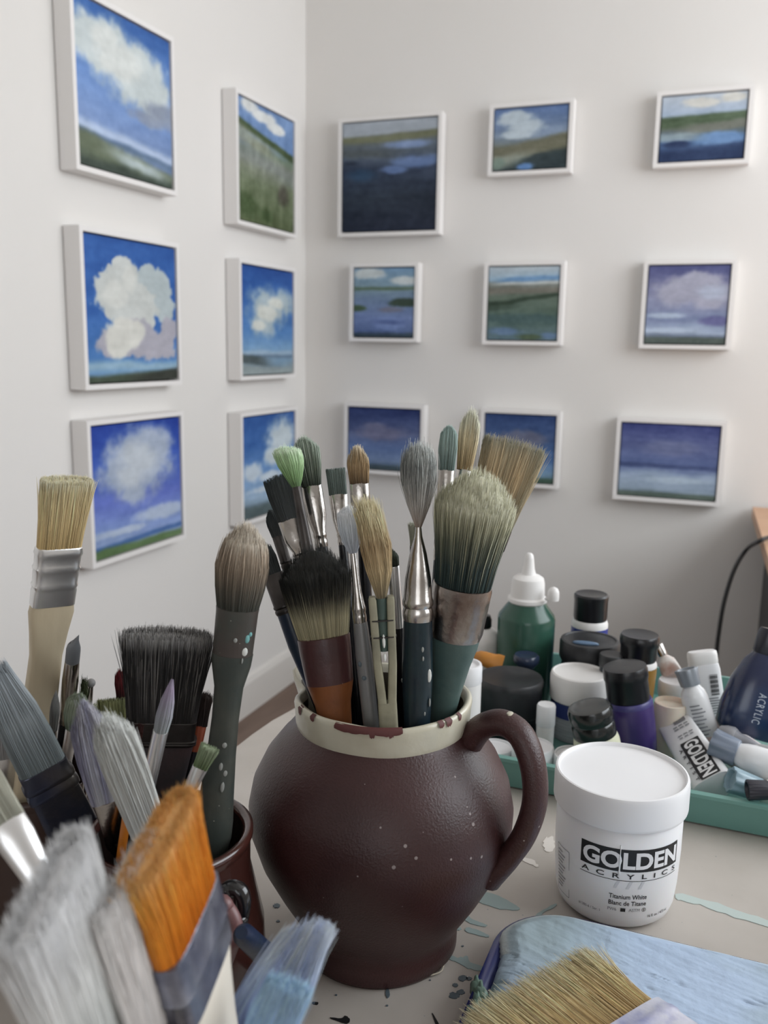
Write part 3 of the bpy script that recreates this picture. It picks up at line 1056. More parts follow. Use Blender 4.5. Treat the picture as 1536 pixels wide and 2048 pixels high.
from mathutils.bvhtree import BVHTree
BR = [0]
FIT = []
TAILS = {}
LEAN = {
    'black-tipped stippling brush with blond lower hairs, maroon collar and orange wood handle': (0.5506, 0.5538),
    'short dark grey flat brush leaning left beside the pale green one': (0.5881, 0.5759),
    'small dark filbert brush furthest left in the pitcher': (0.6014, 0.5979),
    'navy-handled dark brush leaning behind the big tapered mop brush': (0.5804, 0.5835),
    'pale mint green round brush with a slim dark ferrule': (0.5730, 0.5691),
    'tall grey-green filbert brush behind the mint green one': (0.5957, 0.6069),
    'small square-ended sage grey flat brush': (0.6080, 0.6041),
    'light brown hog filbert brush with a shiny nickel ferrule': (0.5809, 0.5955),
    'white round brush with a long thin ferrule and silver grey handle': (0.5334, 0.5461),
    'black-handled small filbert brush with bright ferrule, right of the split wooden handle': (0.5551, 0.6000),
    'grey oval mop brush with cone-shaped ferrule and navy handle': (0.5251, 0.5458),
    'teal grey filbert brush standing behind the oval mop': (0.5881, 0.6063),
    'tall cream hog filbert brush reaching highest of all': (0.6050, 0.5863),
    'wide fanned flat brush with streaky brown and grey bristles leaning right': (0.6202, 0.5950),
    'biggest domed round brush, green-black bristles with cream tips and dented ferrule': (0.5228, 0.5684),
    'thin pale-tipped brush peeking out left of the cone-shaped ferrule': (0.5593, 0.6064),
    'tall tapered mop brush with a paint-splashed dark green handle': (0.4850, 0.5150),
    'large square charcoal bristle brush with a dull dark ferrule': (0.4941, 0.5311),
    'small white round brush with a lilac-stained tip in front of the charcoal brush': (0.4549, 0.5068),
    'short sage green flat brush with white metal ferrule leaning across the mop handle': (0.4619, 0.5004),
    'fine liner brush with dark red hair and an orange handle': (0.4744, 0.4842),
    'dark crimson round brush just left of the charcoal brush': (0.5320, 0.5480),
    'black brush with russet ferrule half hidden right of the charcoal brush': (0.5312, 0.5350),
    'cream flat varnish brush with pressed nickel ferrule and pale wooden handle': (0.5016, 0.5520),
    'grey rubber-tipped colour shaper with tall polished ferrule': (0.5186, 0.6231),
    'slim pale grey filbert brush beside the pale wooden handle': (0.4993, 0.5840),
    'pale green-white filbert brush in front of the colour shaper': (0.4792, 0.6335),
    'olive green spike-tipped brush behind the green-white filbert': (0.5453, 0.6409),
    'yellow-green flat bristle brush left of the charcoal brush': (0.5326, 0.5333),
    'small cream brush tucked between the green brushes': (0.5513, 0.6453),
    'white flat brush with silver ferrule at the left edge': (0.5143, 0.6324),
    'grey-blue angled flat brush with a blackened ferrule streaked blue': (0.4600, 0.5600),
    'ivory flat brush with a glossy silver ferrule low at the left edge': (0.3446, 0.3409),
    'lavender-grey soft flat brush leaning right of the blackened ferrule': (0.4246, 0.5544),
    'long off-white soft flat brush leaning into the brown mug': (0.3945, 0.5273),
    'periwinkle blue ragged flat brush poking up at bottom centre': (0.3351, 0.3450),
    'sky blue short brush overlapping the periwinkle one at bottom centre': (0.3036, 0.3173),
}


def brush(label, tip, ft, fb, hb, d0, d1, tuft, fer, han, cols, n, mats, holder=None, face=0.0, wdir=None, name='paint_brush', cat='brush',
          group=None, hext=0.0, fe=2.0, he=2.0, crimp=True, drips=(), bseed=None, **kw):
    """tip, ft (tuft root), fb (ferrule foot), hb (lower handle): measured points; d0/d1 distance of tip and lower handle.
    tuft: (fraction, half width, half thickness) in photo units; fer, han likewise (0..1 along the part, han beyond 1 to the end)"""
    BR[0] += 1
    seed = bseed or BR[0] * 7 + 3
    fixed = label in LEAN
    d0, d1 = LEAN.get(label, (d0, d1))
    A = at(*tip, d0)
    if holder is not None and holder[3] and not fixed:
        # lean the brush so that it passes through the mouth of its holder
        best = None
        for dd in np.linspace(d1 - .14, d1 + .14, 57):
            q = at(*hb, dd)
            if A[2] - q[2] < .01:
                continue
            m_ = A + (q - A) * ((A[2] - T - holder[3]) / (A[2] - q[2]))
            e_ = max(0, np.hypot(*(m_[:2] - holder[0])) - holder[4] * .55) + .02 * abs(dd - d1)
            if best is None or e_ < best[0]:
                best = (e_, dd, np.hypot(*(m_[:2] - holder[0])) / holder[4])
        d1 = best[1]
        FIT.append((label, round(best[1], 3), round(best[2], 2)))
    B = at(*hb, d1)
    u = nrm(A - B)
    R = on_axis(A, B, *ft); Fb = on_axis(A, B, *fb)
    view = nrm((A + B) / 2 - CAM)
    X = nrm(np.cross(view, u)) * -1
    if X @ CM[:, 0] < 0:
        X = -X
    if wdir is not None:
        X = nrm(at(*wdir[0]) - at(*wdir[1])); X = nrm(X - (X @ u) * u)
    if face:
        Y = np.cross(u, X)
        X = X * math.cos(math.radians(face)) + Y * math.sin(math.radians(face))
    sA, sR, sF, sB = (depth_of(q) / F_PX for q in (A, R, Fb, B))
    # foot of the handle inside the holder
    E = B - u * hext
    if holder is not None:
        c2, inner, zb = holder[:3]
        E = B
        zlip = .1 if holder[3] is None else holder[3] - .012
        for k in range(-100, 400):
            q = B - u * (k * .001)
            if q[2] < T + zb:
                break
            rr = np.hypot(q[0] - c2[0], q[1] - c2[1])
            if q[2] - T < zlip and rr > inner(q[2] - T) - .006:
                break
            E = q
    t = thing(name, label, cat, E, group)
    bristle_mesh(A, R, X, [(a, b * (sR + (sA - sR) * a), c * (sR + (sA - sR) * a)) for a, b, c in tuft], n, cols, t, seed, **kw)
    fp, fd = [], []
    if fer:
        fer = list(fer)
        if crimp:
            a_, b_, c_ = fer[-1]
            fer = [q for q in fer if q[0] < .74] + [(.76, b_, c_), (.79, b_ * 1.07, c_ * 1.07), (.83, b_ * 1.07, c_ * 1.07), (.86, b_ * .97, c_ * .97), (.90, b_ * 1.06, c_ * 1.06), (.95, b_ * 1.06, c_ * 1.06), (1, b_, c_)]
        for a, b, c in fer:
            s = sR + (sF - sR) * a
            fp.append(R + (Fb - R) * a); fd.append((b * s, c * s))
        fp = [R + u * .0004] + fp; fd = [(fd[0][0] * .94, fd[0][1] * .94)] + fd
        axis_loft('ferrule', fp, u, X, fd, mats[0], t, fe)
    hpnt, hdim = [], []
    LH = np.linalg.norm(B - Fb); LE = np.linalg.norm(E - Fb)
    # down to the mouth of the holder the handle keeps its measured girth, below it tapers to a slim tail
    zm = T + (.165 if holder[3] is None else holder[3] - .004)
    dm = float(np.clip((Fb[2] - zm) / u[2], .004, LE * .98))
    ha = np.array([q[0] * LH for q in han]); hw = np.array([q[1] for q in han]); ht = np.array([q[2] for q in han])
    top = sorted({0.0, dm} | {float(q) for q in ha if q < dm})
    gm = (np.interp(dm, ha, hw), np.interp(dm, ha, ht))
    trees = TAILS.setdefault(tuple(np.round(holder[0], 4)), [])
    for cut in (1.0, .85, .7, .55, .4, .28, .18, .1, .05):
        hpnt, hdim = [], []
        le = dm + (LE - dm) * cut
        for d in top:
            q = Fb - u * d; sc_ = depth_of(q) / F_PX
            hpnt.append(q); hdim.append((np.interp(d, ha, hw) * sc_, np.interp(d, ha, ht) * sc_))
        for f_, g_ in ((.25, .62), (.6, .42), (1.0, .26)):
            q = Fb - u * (dm + (le - dm) * f_); sc_ = depth_of(q) / F_PX
            hpnt.append(q); hdim.append((max(gm[0] * g_ * sc_, .0013), max(gm[1] * g_ * sc_, .0013)))
        Yx = np.cross(u, X)
        tv, tf = loft_vf([ring(p, X, Yx, a * 1.04, b * 1.04, 16, he) for p, (a, b) in zip(hpnt, hdim)])
        tr = BVHTree.FromPolygons([Vector(p) for p in tv], [list(map(int, q)) for q in tf])
        if not any(tr.overlap(k) for k in trees):
            break
    trees.append(tr)
    o = axis_loft('handle', hpnt, u, X, hdim, mats[1], t, he)
    for (px, py, w, l, c) in drips:
        q = on_axis(A, B, px, py)
        s = depth_of(q) / F_PX
        lat = (px - 768) / F_PX * depth_of(q)
        off = at(px, py, depth_of(q)) - q
        xo = float(off @ X)
        k = int(np.argmin([np.linalg.norm(h - q) for h in hpnt]))
        hw, ht = hdim[k]
        xo = max(-hw * .8, min(hw * .8, xo))
        yo = ht * math.sqrt(max(0, 1 - (xo / hw) ** 2)) if he < 3 else ht
        Yv = np.cross(u, X)
        if Yv @ view > 0:
            Yv = -Yv
        p = q + X * xo + Yv * (yo - .0002)
        axis_loft('paint_drip', [p - Yv * .0004, p + Yv * .0005, p + Yv * .0009], Yv, X, [(w * s, l * s), (w * s * .9, l * s * .9), (w * s * .4, l * s * .5)], c, o, 2, 12)
    return t


PITH = (PC, pit_inner, .016, None, None)
M1H_ = (M1, inner_mug(M1R, M1H), .014, M1H, M1R)
MLH_ = (ML, inner_mug(MLR, MLH), .014, MLH, MLR)
MFH_ = (MF, inner_mug(MFR, MFH), .014, MFH, MFR)
M_NAVY = worn((20, 34, 44), (26, 48, 52), .28, (150, 160, 160))
M_TEALH = worn((70, 92, 90), (84, 104, 100), .5)
M_BLACKH = worn((20, 21, 26), (34, 35, 40), .3, (140, 140, 140))
M_GREENH = worn((56, 62, 58), (74, 74, 66), .55, (150, 150, 140))
M_ORANGEW = worn((136, 82, 44), (110, 62, 36), .4)
M_MAROON = worn((74, 44, 44), (62, 40, 42), .3, (150, 140, 140))
M_WOODP = mat('pale_beech', (214, 202, 176), .5, rgb2=(194, 178, 150), nscale=30, stretch=(1, 1, .2), bump=.1)
M_WOODG = worn((150, 146, 124), (110, 108, 94), .6)
M_GREYH = mat('silver_grey_lacquer', (128, 128, 128), .3, .3)
M_NAVYB = worn((24, 38, 66), (30, 46, 60), .35)
DW = mat('drip_white', (226, 228, 224), .35)
DT = mat('drip_turquoise', (126, 184, 184), .35)
DG = mat('drip_grey', (150, 152, 148), .45)
GRP = 'brushes standing in the clay pitcher'

DARK = [(0, (70, 74, 74)), (.5, (52, 56, 56)), (1, (66, 72, 72))]
brush('black-tipped stippling brush with blond lower hairs, maroon collar and orange wood handle', (622, 1092), (640, 1274), (648, 1366), (672, 1450), .522, .562,
      [(0, 51, 40), (.2, 58, 46), (.55, 70, 58), (.8, 76, 62), (1, 68, 56)], [(0, 53, 42), (.3, 52, 42), (1, 47, 40)], [(0, 47, 40), (.1, 45, 38), (.5, 36, 32), (1, 32, 30), (1.6, 28, 26)],
      [(0, (184, 176, 144)), (.3, (198, 190, 158)), (.50, (140, 134, 114)), (.62, (48, 48, 44)), (1, (40, 41, 38))], 2600, (M_MAROON, M_ORANGEW), PITH,
      crimp=False, dome=.34, jit=.025, wob=.0012, fly=.05, group=GRP)
brush('short dark grey flat brush leaning left beside the pale green one', (560, 950), (580, 1040), (596, 1125), (690, 1440), .600, .585,
      [(0, 27, 10), (.5, 34, 11), (1, 36, 8)], [(0, 28, 10), (.5, 25, 12), (1, 15, 15)], [(0, 14, 14), (.3, 16, 16), (1, 13, 13)],
      DARK, 800, (M_STEEL, M_BLACKH), PITH, flat=True, domeu=.08, jit=.02, fly=.01, wob=.0003, group=GRP)
brush('small dark filbert brush furthest left in the pitcher', (540, 1020), (557, 1072), (576, 1135), (655, 1400), .605, .592,
      [(0, 12, 7), (.5, 15, 8), (1, 10, 5)], [(0, 12, 7), (1, 11, 11)], [(0, 11, 11), (1, 10, 10)],
      DARK, 350, (M_DARKFER, M_BLACKH), PITH, flat=True, domeu=.3, jit=.02, fly=.01, wob=.0003, group=GRP)
brush('navy-handled dark brush leaning behind the big tapered mop brush', (521, 1085), (543, 1150), (566, 1228), (634, 1385), .592, .586,
      [(0, 19, 12), (.5, 21, 13), (1, 15, 8)], [(0, 20, 13), (1, 21, 19)], [(0, 20, 18), (.4, 22, 20), (1, 16, 16)],
      DARK, 350, (M_DARKFER, M_NAVYB), PITH, dome=.2, group=GRP)
brush('pale mint green round brush with a slim dark ferrule', (577, 892), (598, 974), (630, 1105), (672, 1400), .570, .575,
      [(0, 8, 7), (.25, 17, 14), (.6, 27, 20), (.9, 28, 19), (1, 24, 15)], [(0, 9, 8), (1, 12, 12)], [(0, 11, 11), (1, 11, 11)],
      [(0, (96, 122, 84)), (.35, (150, 186, 130)), (.8, (190, 220, 172)), (1, (222, 240, 212))], 1000, (M_DARKFER, M_BLACKH), PITH,
      crimp=False, dome=.12, slant=-.04, jit=.03, fly=.05, wob=.0008, bend=-.002, group=GRP)
brush('tall grey-green filbert brush behind the mint green one', (606, 875), (633, 970), (664, 1090), (696, 1400), .600, .590,
      [(0, 20, 10), (.4, 26, 12), (.8, 29, 10), (1, 24, 7)], [(0, 21, 10), (.5, 20, 14), (1, 13, 13)], [(0, 12, 12), (.4, 14, 14), (1, 12, 12)],
      [(0, (58, 66, 58)), (.5, (104, 116, 100)), (1, (166, 180, 164))], 800, (M_STEEL, M_BLACKH), PITH, flat=True, domeu=.3, jit=.03, fly=.04, wob=.0005, var=.3, hi=((186, 194, 180), .18), group=GRP)
brush('small square-ended sage grey flat brush', (671, 937), (675, 990), (684, 1090), (716, 1400), .608, .606,
      [(0, 18, 6), (1, 19, 5)], [(0, 19, 7), (.5, 16, 9), (1, 10, 10)], [(0, 9, 9), (.4, 11, 11), (1, 9, 9)],
      [(0, (88, 100, 94)), (1, (116, 128, 122))], 450, (M_STEEL, M_BLACKH), PITH, flat=True, jit=.012, fly=.0, wob=.0002, group=GRP)
brush('light brown hog filbert brush with a shiny nickel ferrule', (714, 893), (717, 967), (722, 1060), (745, 1400), .584, .586,
      [(0, 19, 10), (.5, 22, 12), (1, 15, 7)], [(0, 20, 10), (.4, 20, 13), (1, 11, 11)], [(0, 10, 10), (.4, 12, 12), (1, 10, 10)],
      [(0, (98, 80, 58)), (.4, (164, 136, 100)), (.85, (186, 160, 122)), (1, (220, 208, 184))], 650, (M_STEEL, M_BLACKH), PITH, flat=True, domeu=.34, jit=.04, fly=.06, wob=.0007, var=.3, group=GRP)
brush('white round brush with a long thin ferrule and silver grey handle', (696, 1012), (706, 1106), (715, 1245), (743, 1455), .532, .545,
      [(0, 8, 8), (.2, 18, 17), (.5, 25, 22), (.85, 24, 20), (1, 17, 14)], [(0, 6, 6), (.55, 9, 9), (.78, 11, 11), (1, 13, 13)], [(0, 14, 14), (.3, 17, 17), (1, 16, 16)],
      [(0, (180, 186, 196)), (.6, (226, 232, 238)), (1, (246, 248, 252))], 1100, (M_STEEL, M_GREYH), PITH, dome=.14, jit=.02, fly=.02, wob=.0003, var=.06, group=GRP,
      drips=[(728, 1352, 5, 5, M_STAIN_D), (720, 1325, 4, 6, M_STAIN_D)])
brush('black-handled small filbert brush with bright ferrule, right of the split wooden handle', (784, 1097), (790, 1132), (799, 1252), (812, 1450), .562, .568,
      [(0, 11, 8), (.5, 12, 8), (1, 7, 5)], [(0, 12, 9), (1, 13, 13)], [(0, 12, 12), (.4, 17, 17), (1, 16, 16)],
      [(0, (44, 50, 44)), (1, (80, 90, 78))], 300, (M_BRIGHT, M_BLACKH), PITH, dome=.3, slant=-.12, jit=.03, fly=.0, wob=.0002, crimp=False, group=GRP, drips=[(803, 1352, 2, 5, DG), (817, 1382, 1.5, 6, DG)])
brush('grey oval mop brush with cone-shaped ferrule and navy handle', (838, 892), (850, 1054), (838, 1240), (834, 1452), .520, .545,
      [(0, 6, 6), (.12, 13, 12), (.35, 27, 22), (.6, 36, 28), (.8, 33, 26), (1, 25, 20)], [(0, 6, 6), (.1, 8, 8), (.28, 17, 17), (.55, 26, 25), (.78, 28, 27), (1, 29, 28)], [(0, 29, 28), (.5, 31, 30), (1, 26, 26)],
      [(0, (146, 130, 118)), (.25, (180, 174, 168)), (.6, (164, 164, 160)), (.85, (126, 130, 128)), (1, (190, 194, 190))], 2000, (M_STEEL, M_NAVY), PITH,
      dome=.12, jit=.05, fly=.12, wob=.0014, var=.34, hi=((214, 214, 210), .15), group=GRP, drips=[(858, 1346, 5, 14, DW), (845, 1292, 3, 6, DG), (846, 1310, 2, 5, DG), (863, 1400, 2, 9, DG), (849, 1420, 2, 5, DG)])
brush('teal grey filbert brush standing behind the oval mop', (899, 852), (892, 940), (882, 1120), (858, 1400), .600, .600,
      [(0, 16, 9), (.5, 19, 10), (1, 15, 6)], [(0, 17, 9), (.6, 17, 12), (1, 13, 13)], [(0, 12, 12), (1, 11, 11)],
      [(0, (108, 126, 122)), (.6, (144, 162, 156)), (1, (164, 186, 180))], 500, (M_STEEL, M_NAVY), PITH, flat=True, domeu=.2, jit=.02, fly=.02, wob=.0003, group=GRP)
brush('tall cream hog filbert brush reaching highest of all', (944, 823), (924, 940), (905, 1060), (868, 1400), .612, .612,
      [(0, 15, 9), (.5, 20, 11), (1, 17, 7)], [(0, 16, 9), (1, 13, 13)], [(0, 12, 12), (1, 11, 11)],
      [(0, (156, 132, 94)), (.5, (204, 186, 148)), (1, (220, 220, 200))], 700, (M_STEEL, M_BLACKH), PITH, flat=True, domeu=.25, jit=.04, fly=.06, wob=.0007, var=.28, group=GRP)
brush('wide fanned flat brush with streaky brown and grey bristles leaning right', (1031, 883), (975, 1050), (950, 1130), (880, 1400), .612, .594,
      [(0, 42, 11), (.5, 55, 14), (1, 61, 13)], [(0, 43, 12), (.5, 40, 14), (1, 20, 18)], [(0, 18, 16), (1, 13, 12)],
      [(0, (118, 112, 94)), (.5, (196, 172, 134)), (.85, (200, 182, 148)), (1, (160, 156, 136))], 1700, (M_DARKFER, M_BLACKH), PITH, flat=True, domeu=.04, jit=.025, fly=.05, wob=.0009, var=.3,
      stain=((112, 118, 102), .4), group=GRP)
brush('biggest domed round brush, green-black bristles with cream tips and dented ferrule', (962, 940), (920, 1168), (915, 1272), (884, 1428), .530, .566,
      [(0, 57, 46), (.25, 64, 52), (.6, 80, 66), (.8, 84, 70), (1, 70, 58)], [(0, 59, 48), (.08, 60, 49), (.9, 55, 47), (1, 52, 45)], [(0, 51, 44), (.12, 49, 42), (.35, 40, 35), (.7, 31, 28), (1, 26, 25), (1.6, 20, 20)],
      [(0, (40, 58, 58)), (.35, (62, 76, 74)), (.65, (116, 120, 102)), (.85, (192, 190, 160)), (1, (226, 224, 200))], 4200, (M_STEELD, M_TEALH), PITH,
      crimp=False, dome=.32, jit=.025, wob=.0012, fly=.05, var=.3, hr=.00019, hi=((196, 194, 166), .16), group=GRP)
brush('thin pale-tipped brush peeking out left of the cone-shaped ferrule', (827, 1046), (825, 1092), (822, 1150), (828, 1420), .572, .580,
      [(0, 7, 5), (1, 8, 4)], [(0, 8, 6), (1, 7, 7)], [(0, 7, 7), (1, 8, 8)], [(0, (170, 170, 150)), (1, (206, 206, 190))], 220, (M_STEEL, M_BLACKH), PITH, flat=True, crimp=False, fly=0, group=GRP)

# the frayed blond brush in a split wooden handle
A, B = at(752, 1010, .518), at(778, 1462, .535)
Rt, Fb = on_axis(A, B, 757, 1196), on_axis(A, B, 764, 1262)
u = nrm(A - B)
X = -nrm(np.cross(nrm(A - CAM), u))
if X @ CM[:, 0] < 0:
    X = -X
Yv = np.cross(u, X)
if Yv @ (A - CAM) > 0:
    Yv = -Yv
E = B.copy()
for k in range(300):
    q = B - u * k * .001
    if q[2] < T + .016 or (q[2] - T < .1 and np.hypot(*(q[:2] - PC)) > pit_inner(q[2] - T) - .007):
        break
    E = q
t = thing('paint_brush', 'frayed blond hair brush gripped in a split wooden handle bound with wire', 'brush', E, GRP)
s = .53 / F_PX
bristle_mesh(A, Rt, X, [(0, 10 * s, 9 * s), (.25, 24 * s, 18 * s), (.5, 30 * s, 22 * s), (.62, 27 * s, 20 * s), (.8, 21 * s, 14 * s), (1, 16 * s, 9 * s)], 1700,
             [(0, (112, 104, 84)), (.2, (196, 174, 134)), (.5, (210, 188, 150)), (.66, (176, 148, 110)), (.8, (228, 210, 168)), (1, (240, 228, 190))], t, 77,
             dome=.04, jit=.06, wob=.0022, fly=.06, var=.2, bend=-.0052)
axis_loft('ferrule', [Rt + u * .002, Rt - u * .004, Fb - u * .012], u, X, [(10 * s, 9 * s), (11 * s, 9 * s), (9 * s, 8 * s)], worn((62, 82, 76), (80, 96, 90)), t)
for sg in (-1, 1):
    c0, c1, c2_ = Rt + u * .001 + X * sg * 18 * s, Fb - u * .02 + X * sg * 15 * s, B + u * .018 + X * sg * 9.5 * s
    axis_loft('handle_prong', [c0, c0 - u * .002, c1, c2_], u, X, [(6 * s, 9 * s), (8 * s, 11 * s), (8.5 * s, 12 * s), (9 * s, 12 * s)], M_WOODG, t, 5)
axis_loft('handle', [B + u * .018, B, E], u, X, [(19 * s, 12 * s), (19 * s, 12 * s), (14 * s, 10 * s)], M_WOODG, t, 5)
for dz in (.013, .023):
    c = Rt - u * dz
    axis_loft('binding_wire', [c + u * .0004, c - u * .0004], u, X, [(26.2 * s, 13 * s)] * 2, M_DARKFER, t, 4)
for x_, y_, w_, l_ in ((765, 1280, 3, 14), (767, 1312, 3, 8)):
    q = on_axis(A, B, x_, y_) + Yv * 8 * s
    axis_loft('paint_drip', [q, q + Yv * .001, q + Yv * .0015], Yv, X, [(w_ * s, l_ * s), (w_ * s, l_ * s), (w_ * s * .5, l_ * s * .6)], DW, t, 2, 12)

# ---- brushes in the brown mug
G1 = 'brushes standing in the brown mug'
brush('tall tapered mop brush with a paint-splashed dark green handle', (494, 1048), (488, 1216), (473, 1306), (428, 1640), .485, .500,
      [(0, 42, 34), (.2, 49, 40), (.5, 53, 43), (.75, 44, 36), (1, 26, 22)], [(0, 43, 35), (.1, 42, 35), (1, 40, 33)],
      [(0, 41, 34), (.07, 39, 33), (.2, 29, 26), (.38, 27, 24), (.6, 29, 25), (.85, 34, 28), (1.0, 38, 30), (1.3, 38, 28)],
      [(0, (74, 78, 72)), (.3, (108, 102, 92)), (.6, (156, 140, 122)), (.85, (188, 170, 150)), (1, (226, 216, 200))], 2600, (worn((70, 62, 58), (60, 66, 60), .5, (150, 150, 140)), M_GREENH), M1H_,
      crimp=False, dome=.22, jit=.03, fly=.05, wob=.001, var=.25, group=G1,
      drips=[(490, 1295, 6, 9, DW), (495, 1270, 5, 9, DT), (501, 1262, 4, 5, DT), (472, 1270, 4, 5, DG), (450, 1480, 5, 6, DG), (443, 1522, 4, 9, DG), (451, 1536, 5, 7, DG), (446, 1562, 4, 11, DG), (485, 1312, 2, 6, DG)])
brush('large square charcoal bristle brush with a dull dark ferrule', (336, 1263), (322, 1440), (317, 1486), (312, 1600), .500, .500,
      [(0, 68, 16), (.4, 76, 20), (.8, 83, 22), (1, 84, 22)], [(0, 69, 17), (1, 67, 17)], [(0, 66, 16), (.3, 60, 15), (.8, 50, 14), (1.2, 36, 13)],
      [(0, (58, 56, 56)), (.6, (54, 53, 53)), (.9, (66, 65, 65)), (.96, (150, 148, 146)), (1, (196, 194, 192))], 3600, (M_DARKFER, worn((62, 60, 62), (84, 66, 68), .5)), M1H_,
      fe=5, he=5, flat=True, domeu=.03, jit=.012, fly=.06, wob=.0009, var=.35, hr=.00018, hi=((140, 136, 132), .12), group=G1)
brush('small white round brush with a lilac-stained tip in front of the charcoal brush', (344, 1361), (318, 1461), (290, 1590), (272, 1680), .455, .462,
      [(0, 14, 12), (.35, 17, 14), (.7, 12, 10), (1, 2, 2)], [(0, 15, 13), (1, 14, 14)], [(0, 13, 13), (1, 13, 13)],
      [(0, (190, 198, 198)), (.5, (190, 190, 202)), (.8, (176, 160, 186)), (1, (186, 176, 196))], 700, (M_BRIGHT, M_BLACKH), M1H_, jit=.01, fly=.0, wob=.0001, var=.06, crimp=False, group=G1)
brush('short sage green flat brush with white metal ferrule leaning across the mop handle', (420, 1494), (400, 1533), (372, 1590), (340, 1660), .455, .465,
      [(0, 15, 7), (1, 19, 6)], [(0, 16, 8), (.6, 14, 10), (1, 11, 11)], [(0, 10, 10), (1, 10, 10)],
      [(0, (104, 124, 84)), (1, (168, 182, 152))], 420, (M_BRIGHT, M_BLACKH), M1H_, flat=True, jit=.02, fly=.0, wob=.0003, var=.25, clump=.03, crimp=False, group=G1)
brush('fine liner brush with dark red hair and an orange handle', (280, 1448), (273, 1488), (270, 1497), (258, 1600), .470, .474,
      [(0, 5, 5), (.5, 9, 8), (1, 4, 4)], [(0, 5, 5), (1, 5, 5)], [(0, 5, 5), (.5, 10, 10), (1, 9, 9)],
      [(0, (66, 34, 26)), (1, (52, 24, 22))], 160, (M_DARKFER, mat('orange_lacquer', (188, 112, 40), .3)), M1H_, crimp=False, fly=0, dome=.1, group=G1)
brush('dark crimson round brush just left of the charcoal brush', (239, 1338), (243, 1395), (246, 1460), (255, 1620), .525, .510,
      [(0, 9, 8), (.5, 11, 9), (1, 5, 4)], [(0, 10, 9), (1, 10, 10)], [(0, 9, 9), (1, 9, 9)],
      [(0, (40, 22, 22)), (1, (110, 30, 36))], 260, (M_DARKFER, M_BLACKH), M1H_, dome=.2, fly=.02, group=G1)
brush('black brush with russet ferrule half hidden right of the charcoal brush', (410, 1385), (395, 1450), (388, 1500), (366, 1630), .530, .520,
      [(0, 16, 9), (1, 14, 7)], [(0, 15, 9), (1, 13, 12)], [(0, 11, 11), (1, 10, 10)],
      [(0, (30, 20, 20)), (1, (50, 38, 34))], 300, (mat('russet_ferrule', (128, 60, 36), .4, .3), M_BLACKH), M1H_, flat=True, domeu=.1, crimp=False, group=G1)

# ---- brushes in the dark jar at the left edge
G2 = 'brushes standing in the dark jar at the left edge'
hake = brush('cream flat varnish brush with pressed nickel ferrule and pale wooden handle', (135, 958), (104, 1092), (84, 1206), (74, 1455), .500, .530,
      [(0, 44, 16), (.5, 48, 19), (1, 50, 20)], [(0, 45, 17), (.10, 47, 18.5), (.14, 45, 17), (.30, 44, 17), (.34, 46.5, 18.5), (.40, 44, 17), (.60, 43, 17), (.64, 45, 18.5), (.70, 42, 17), (.74, 43.5, 17), (1, 43, 16)],
      [(0, 42, 15), (.06, 44, 16), (.22, 37, 16), (.4, 31, 16), (.7, 32, 16), (1, 33, 16), (1.4, 30, 14)],
      [(0, (206, 180, 130)), (.5, (228, 206, 158)), (.9, (238, 222, 180)), (1, (246, 238, 210))], 3000, (M_BRIGHT, M_WOODP), MLH_, crimp=False, face=22,
      fe=5, he=4, flat=True, domeu=.02, jit=.012, fly=.03, wob=.0006, var=.22, hr=.00018, group=G2)
brush('grey rubber-tipped colour shaper with tall polished ferrule', (149, 1278), (144, 1322), (132, 1440), (118, 1580), .520, .540,
      [(0, 14, 12), (.6, 14, 10), (1, 8, 2)], [(0, 14, 13), (.3, 16, 15), (1, 15, 15)], [(0, 14, 14), (1, 13, 13)],
      [(0, (120, 124, 130)), (1, (136, 140, 146))], 30, (M_STEEL, M_BLACKH), MLH_, slant=.25, jit=0, fly=0, wob=0, var=.02, core=1.0, crimp=False, name='color_shaper', cat='shaper', group=G2)
brush('slim pale grey filbert brush beside the pale wooden handle', (112, 1382), (106, 1460), (102, 1520), (96, 1610), .500, .520,
      [(0, 8, 5), (.5, 10, 6), (1, 5, 3)], [(0, 8, 6), (1, 8, 8)], [(0, 7, 7), (1, 7, 7)], [(0, (150, 152, 150)), (1, (186, 186, 186))], 260, (M_STEEL, M_BLACKH), MLH_, dome=.3, fly=0, wob=.0002, group=G2)
brush('pale green-white filbert brush in front of the colour shaper', (158, 1386), (135, 1456), (124, 1540), (114, 1620), .480, .500,
      [(0, 13, 8), (.4, 23, 10), (.8, 21, 9), (1, 12, 6)], [(0, 13, 9), (1, 11, 11)], [(0, 10, 10), (1, 10, 10)],
      [(0, (140, 156, 136)), (1, (192, 202, 182))], 700, (M_BRIGHT, M_BLACKH), MLH_, dome=.2, jit=.02, fly=.02, wob=.0006, var=.1, group=G2)
brush('olive green spike-tipped brush behind the green-white filbert', (168, 1362), (174, 1425), (176, 1470), (166, 1620), .540, .545,
      [(0, 9, 6), (.5, 8, 5), (1, 2, 2)], [(0, 9, 7), (1, 8, 8)], [(0, 8, 8), (1, 8, 8)], [(0, (70, 84, 52)), (1, (84, 94, 66))], 220, (M_STEEL, M_BLACKH), MLH_, fly=.02, jit=.06, group=G2)
brush('yellow-green flat bristle brush left of the charcoal brush', (222, 1398), (228, 1478), (232, 1540), (240, 1650), .535, .540,
      [(0, 22, 8), (.5, 25, 9), (1, 25, 8)], [(0, 22, 9), (1, 13, 12)], [(0, 12, 12), (1, 11, 11)], [(0, (84, 86, 50)), (.5, (132, 134, 88)), (1, (150, 154, 110))], 700, (M_DARKFER, M_BLACKH), M1H_, flat=True, jit=.02, fly=.03, var=.3, wob=.0004, group=G1)
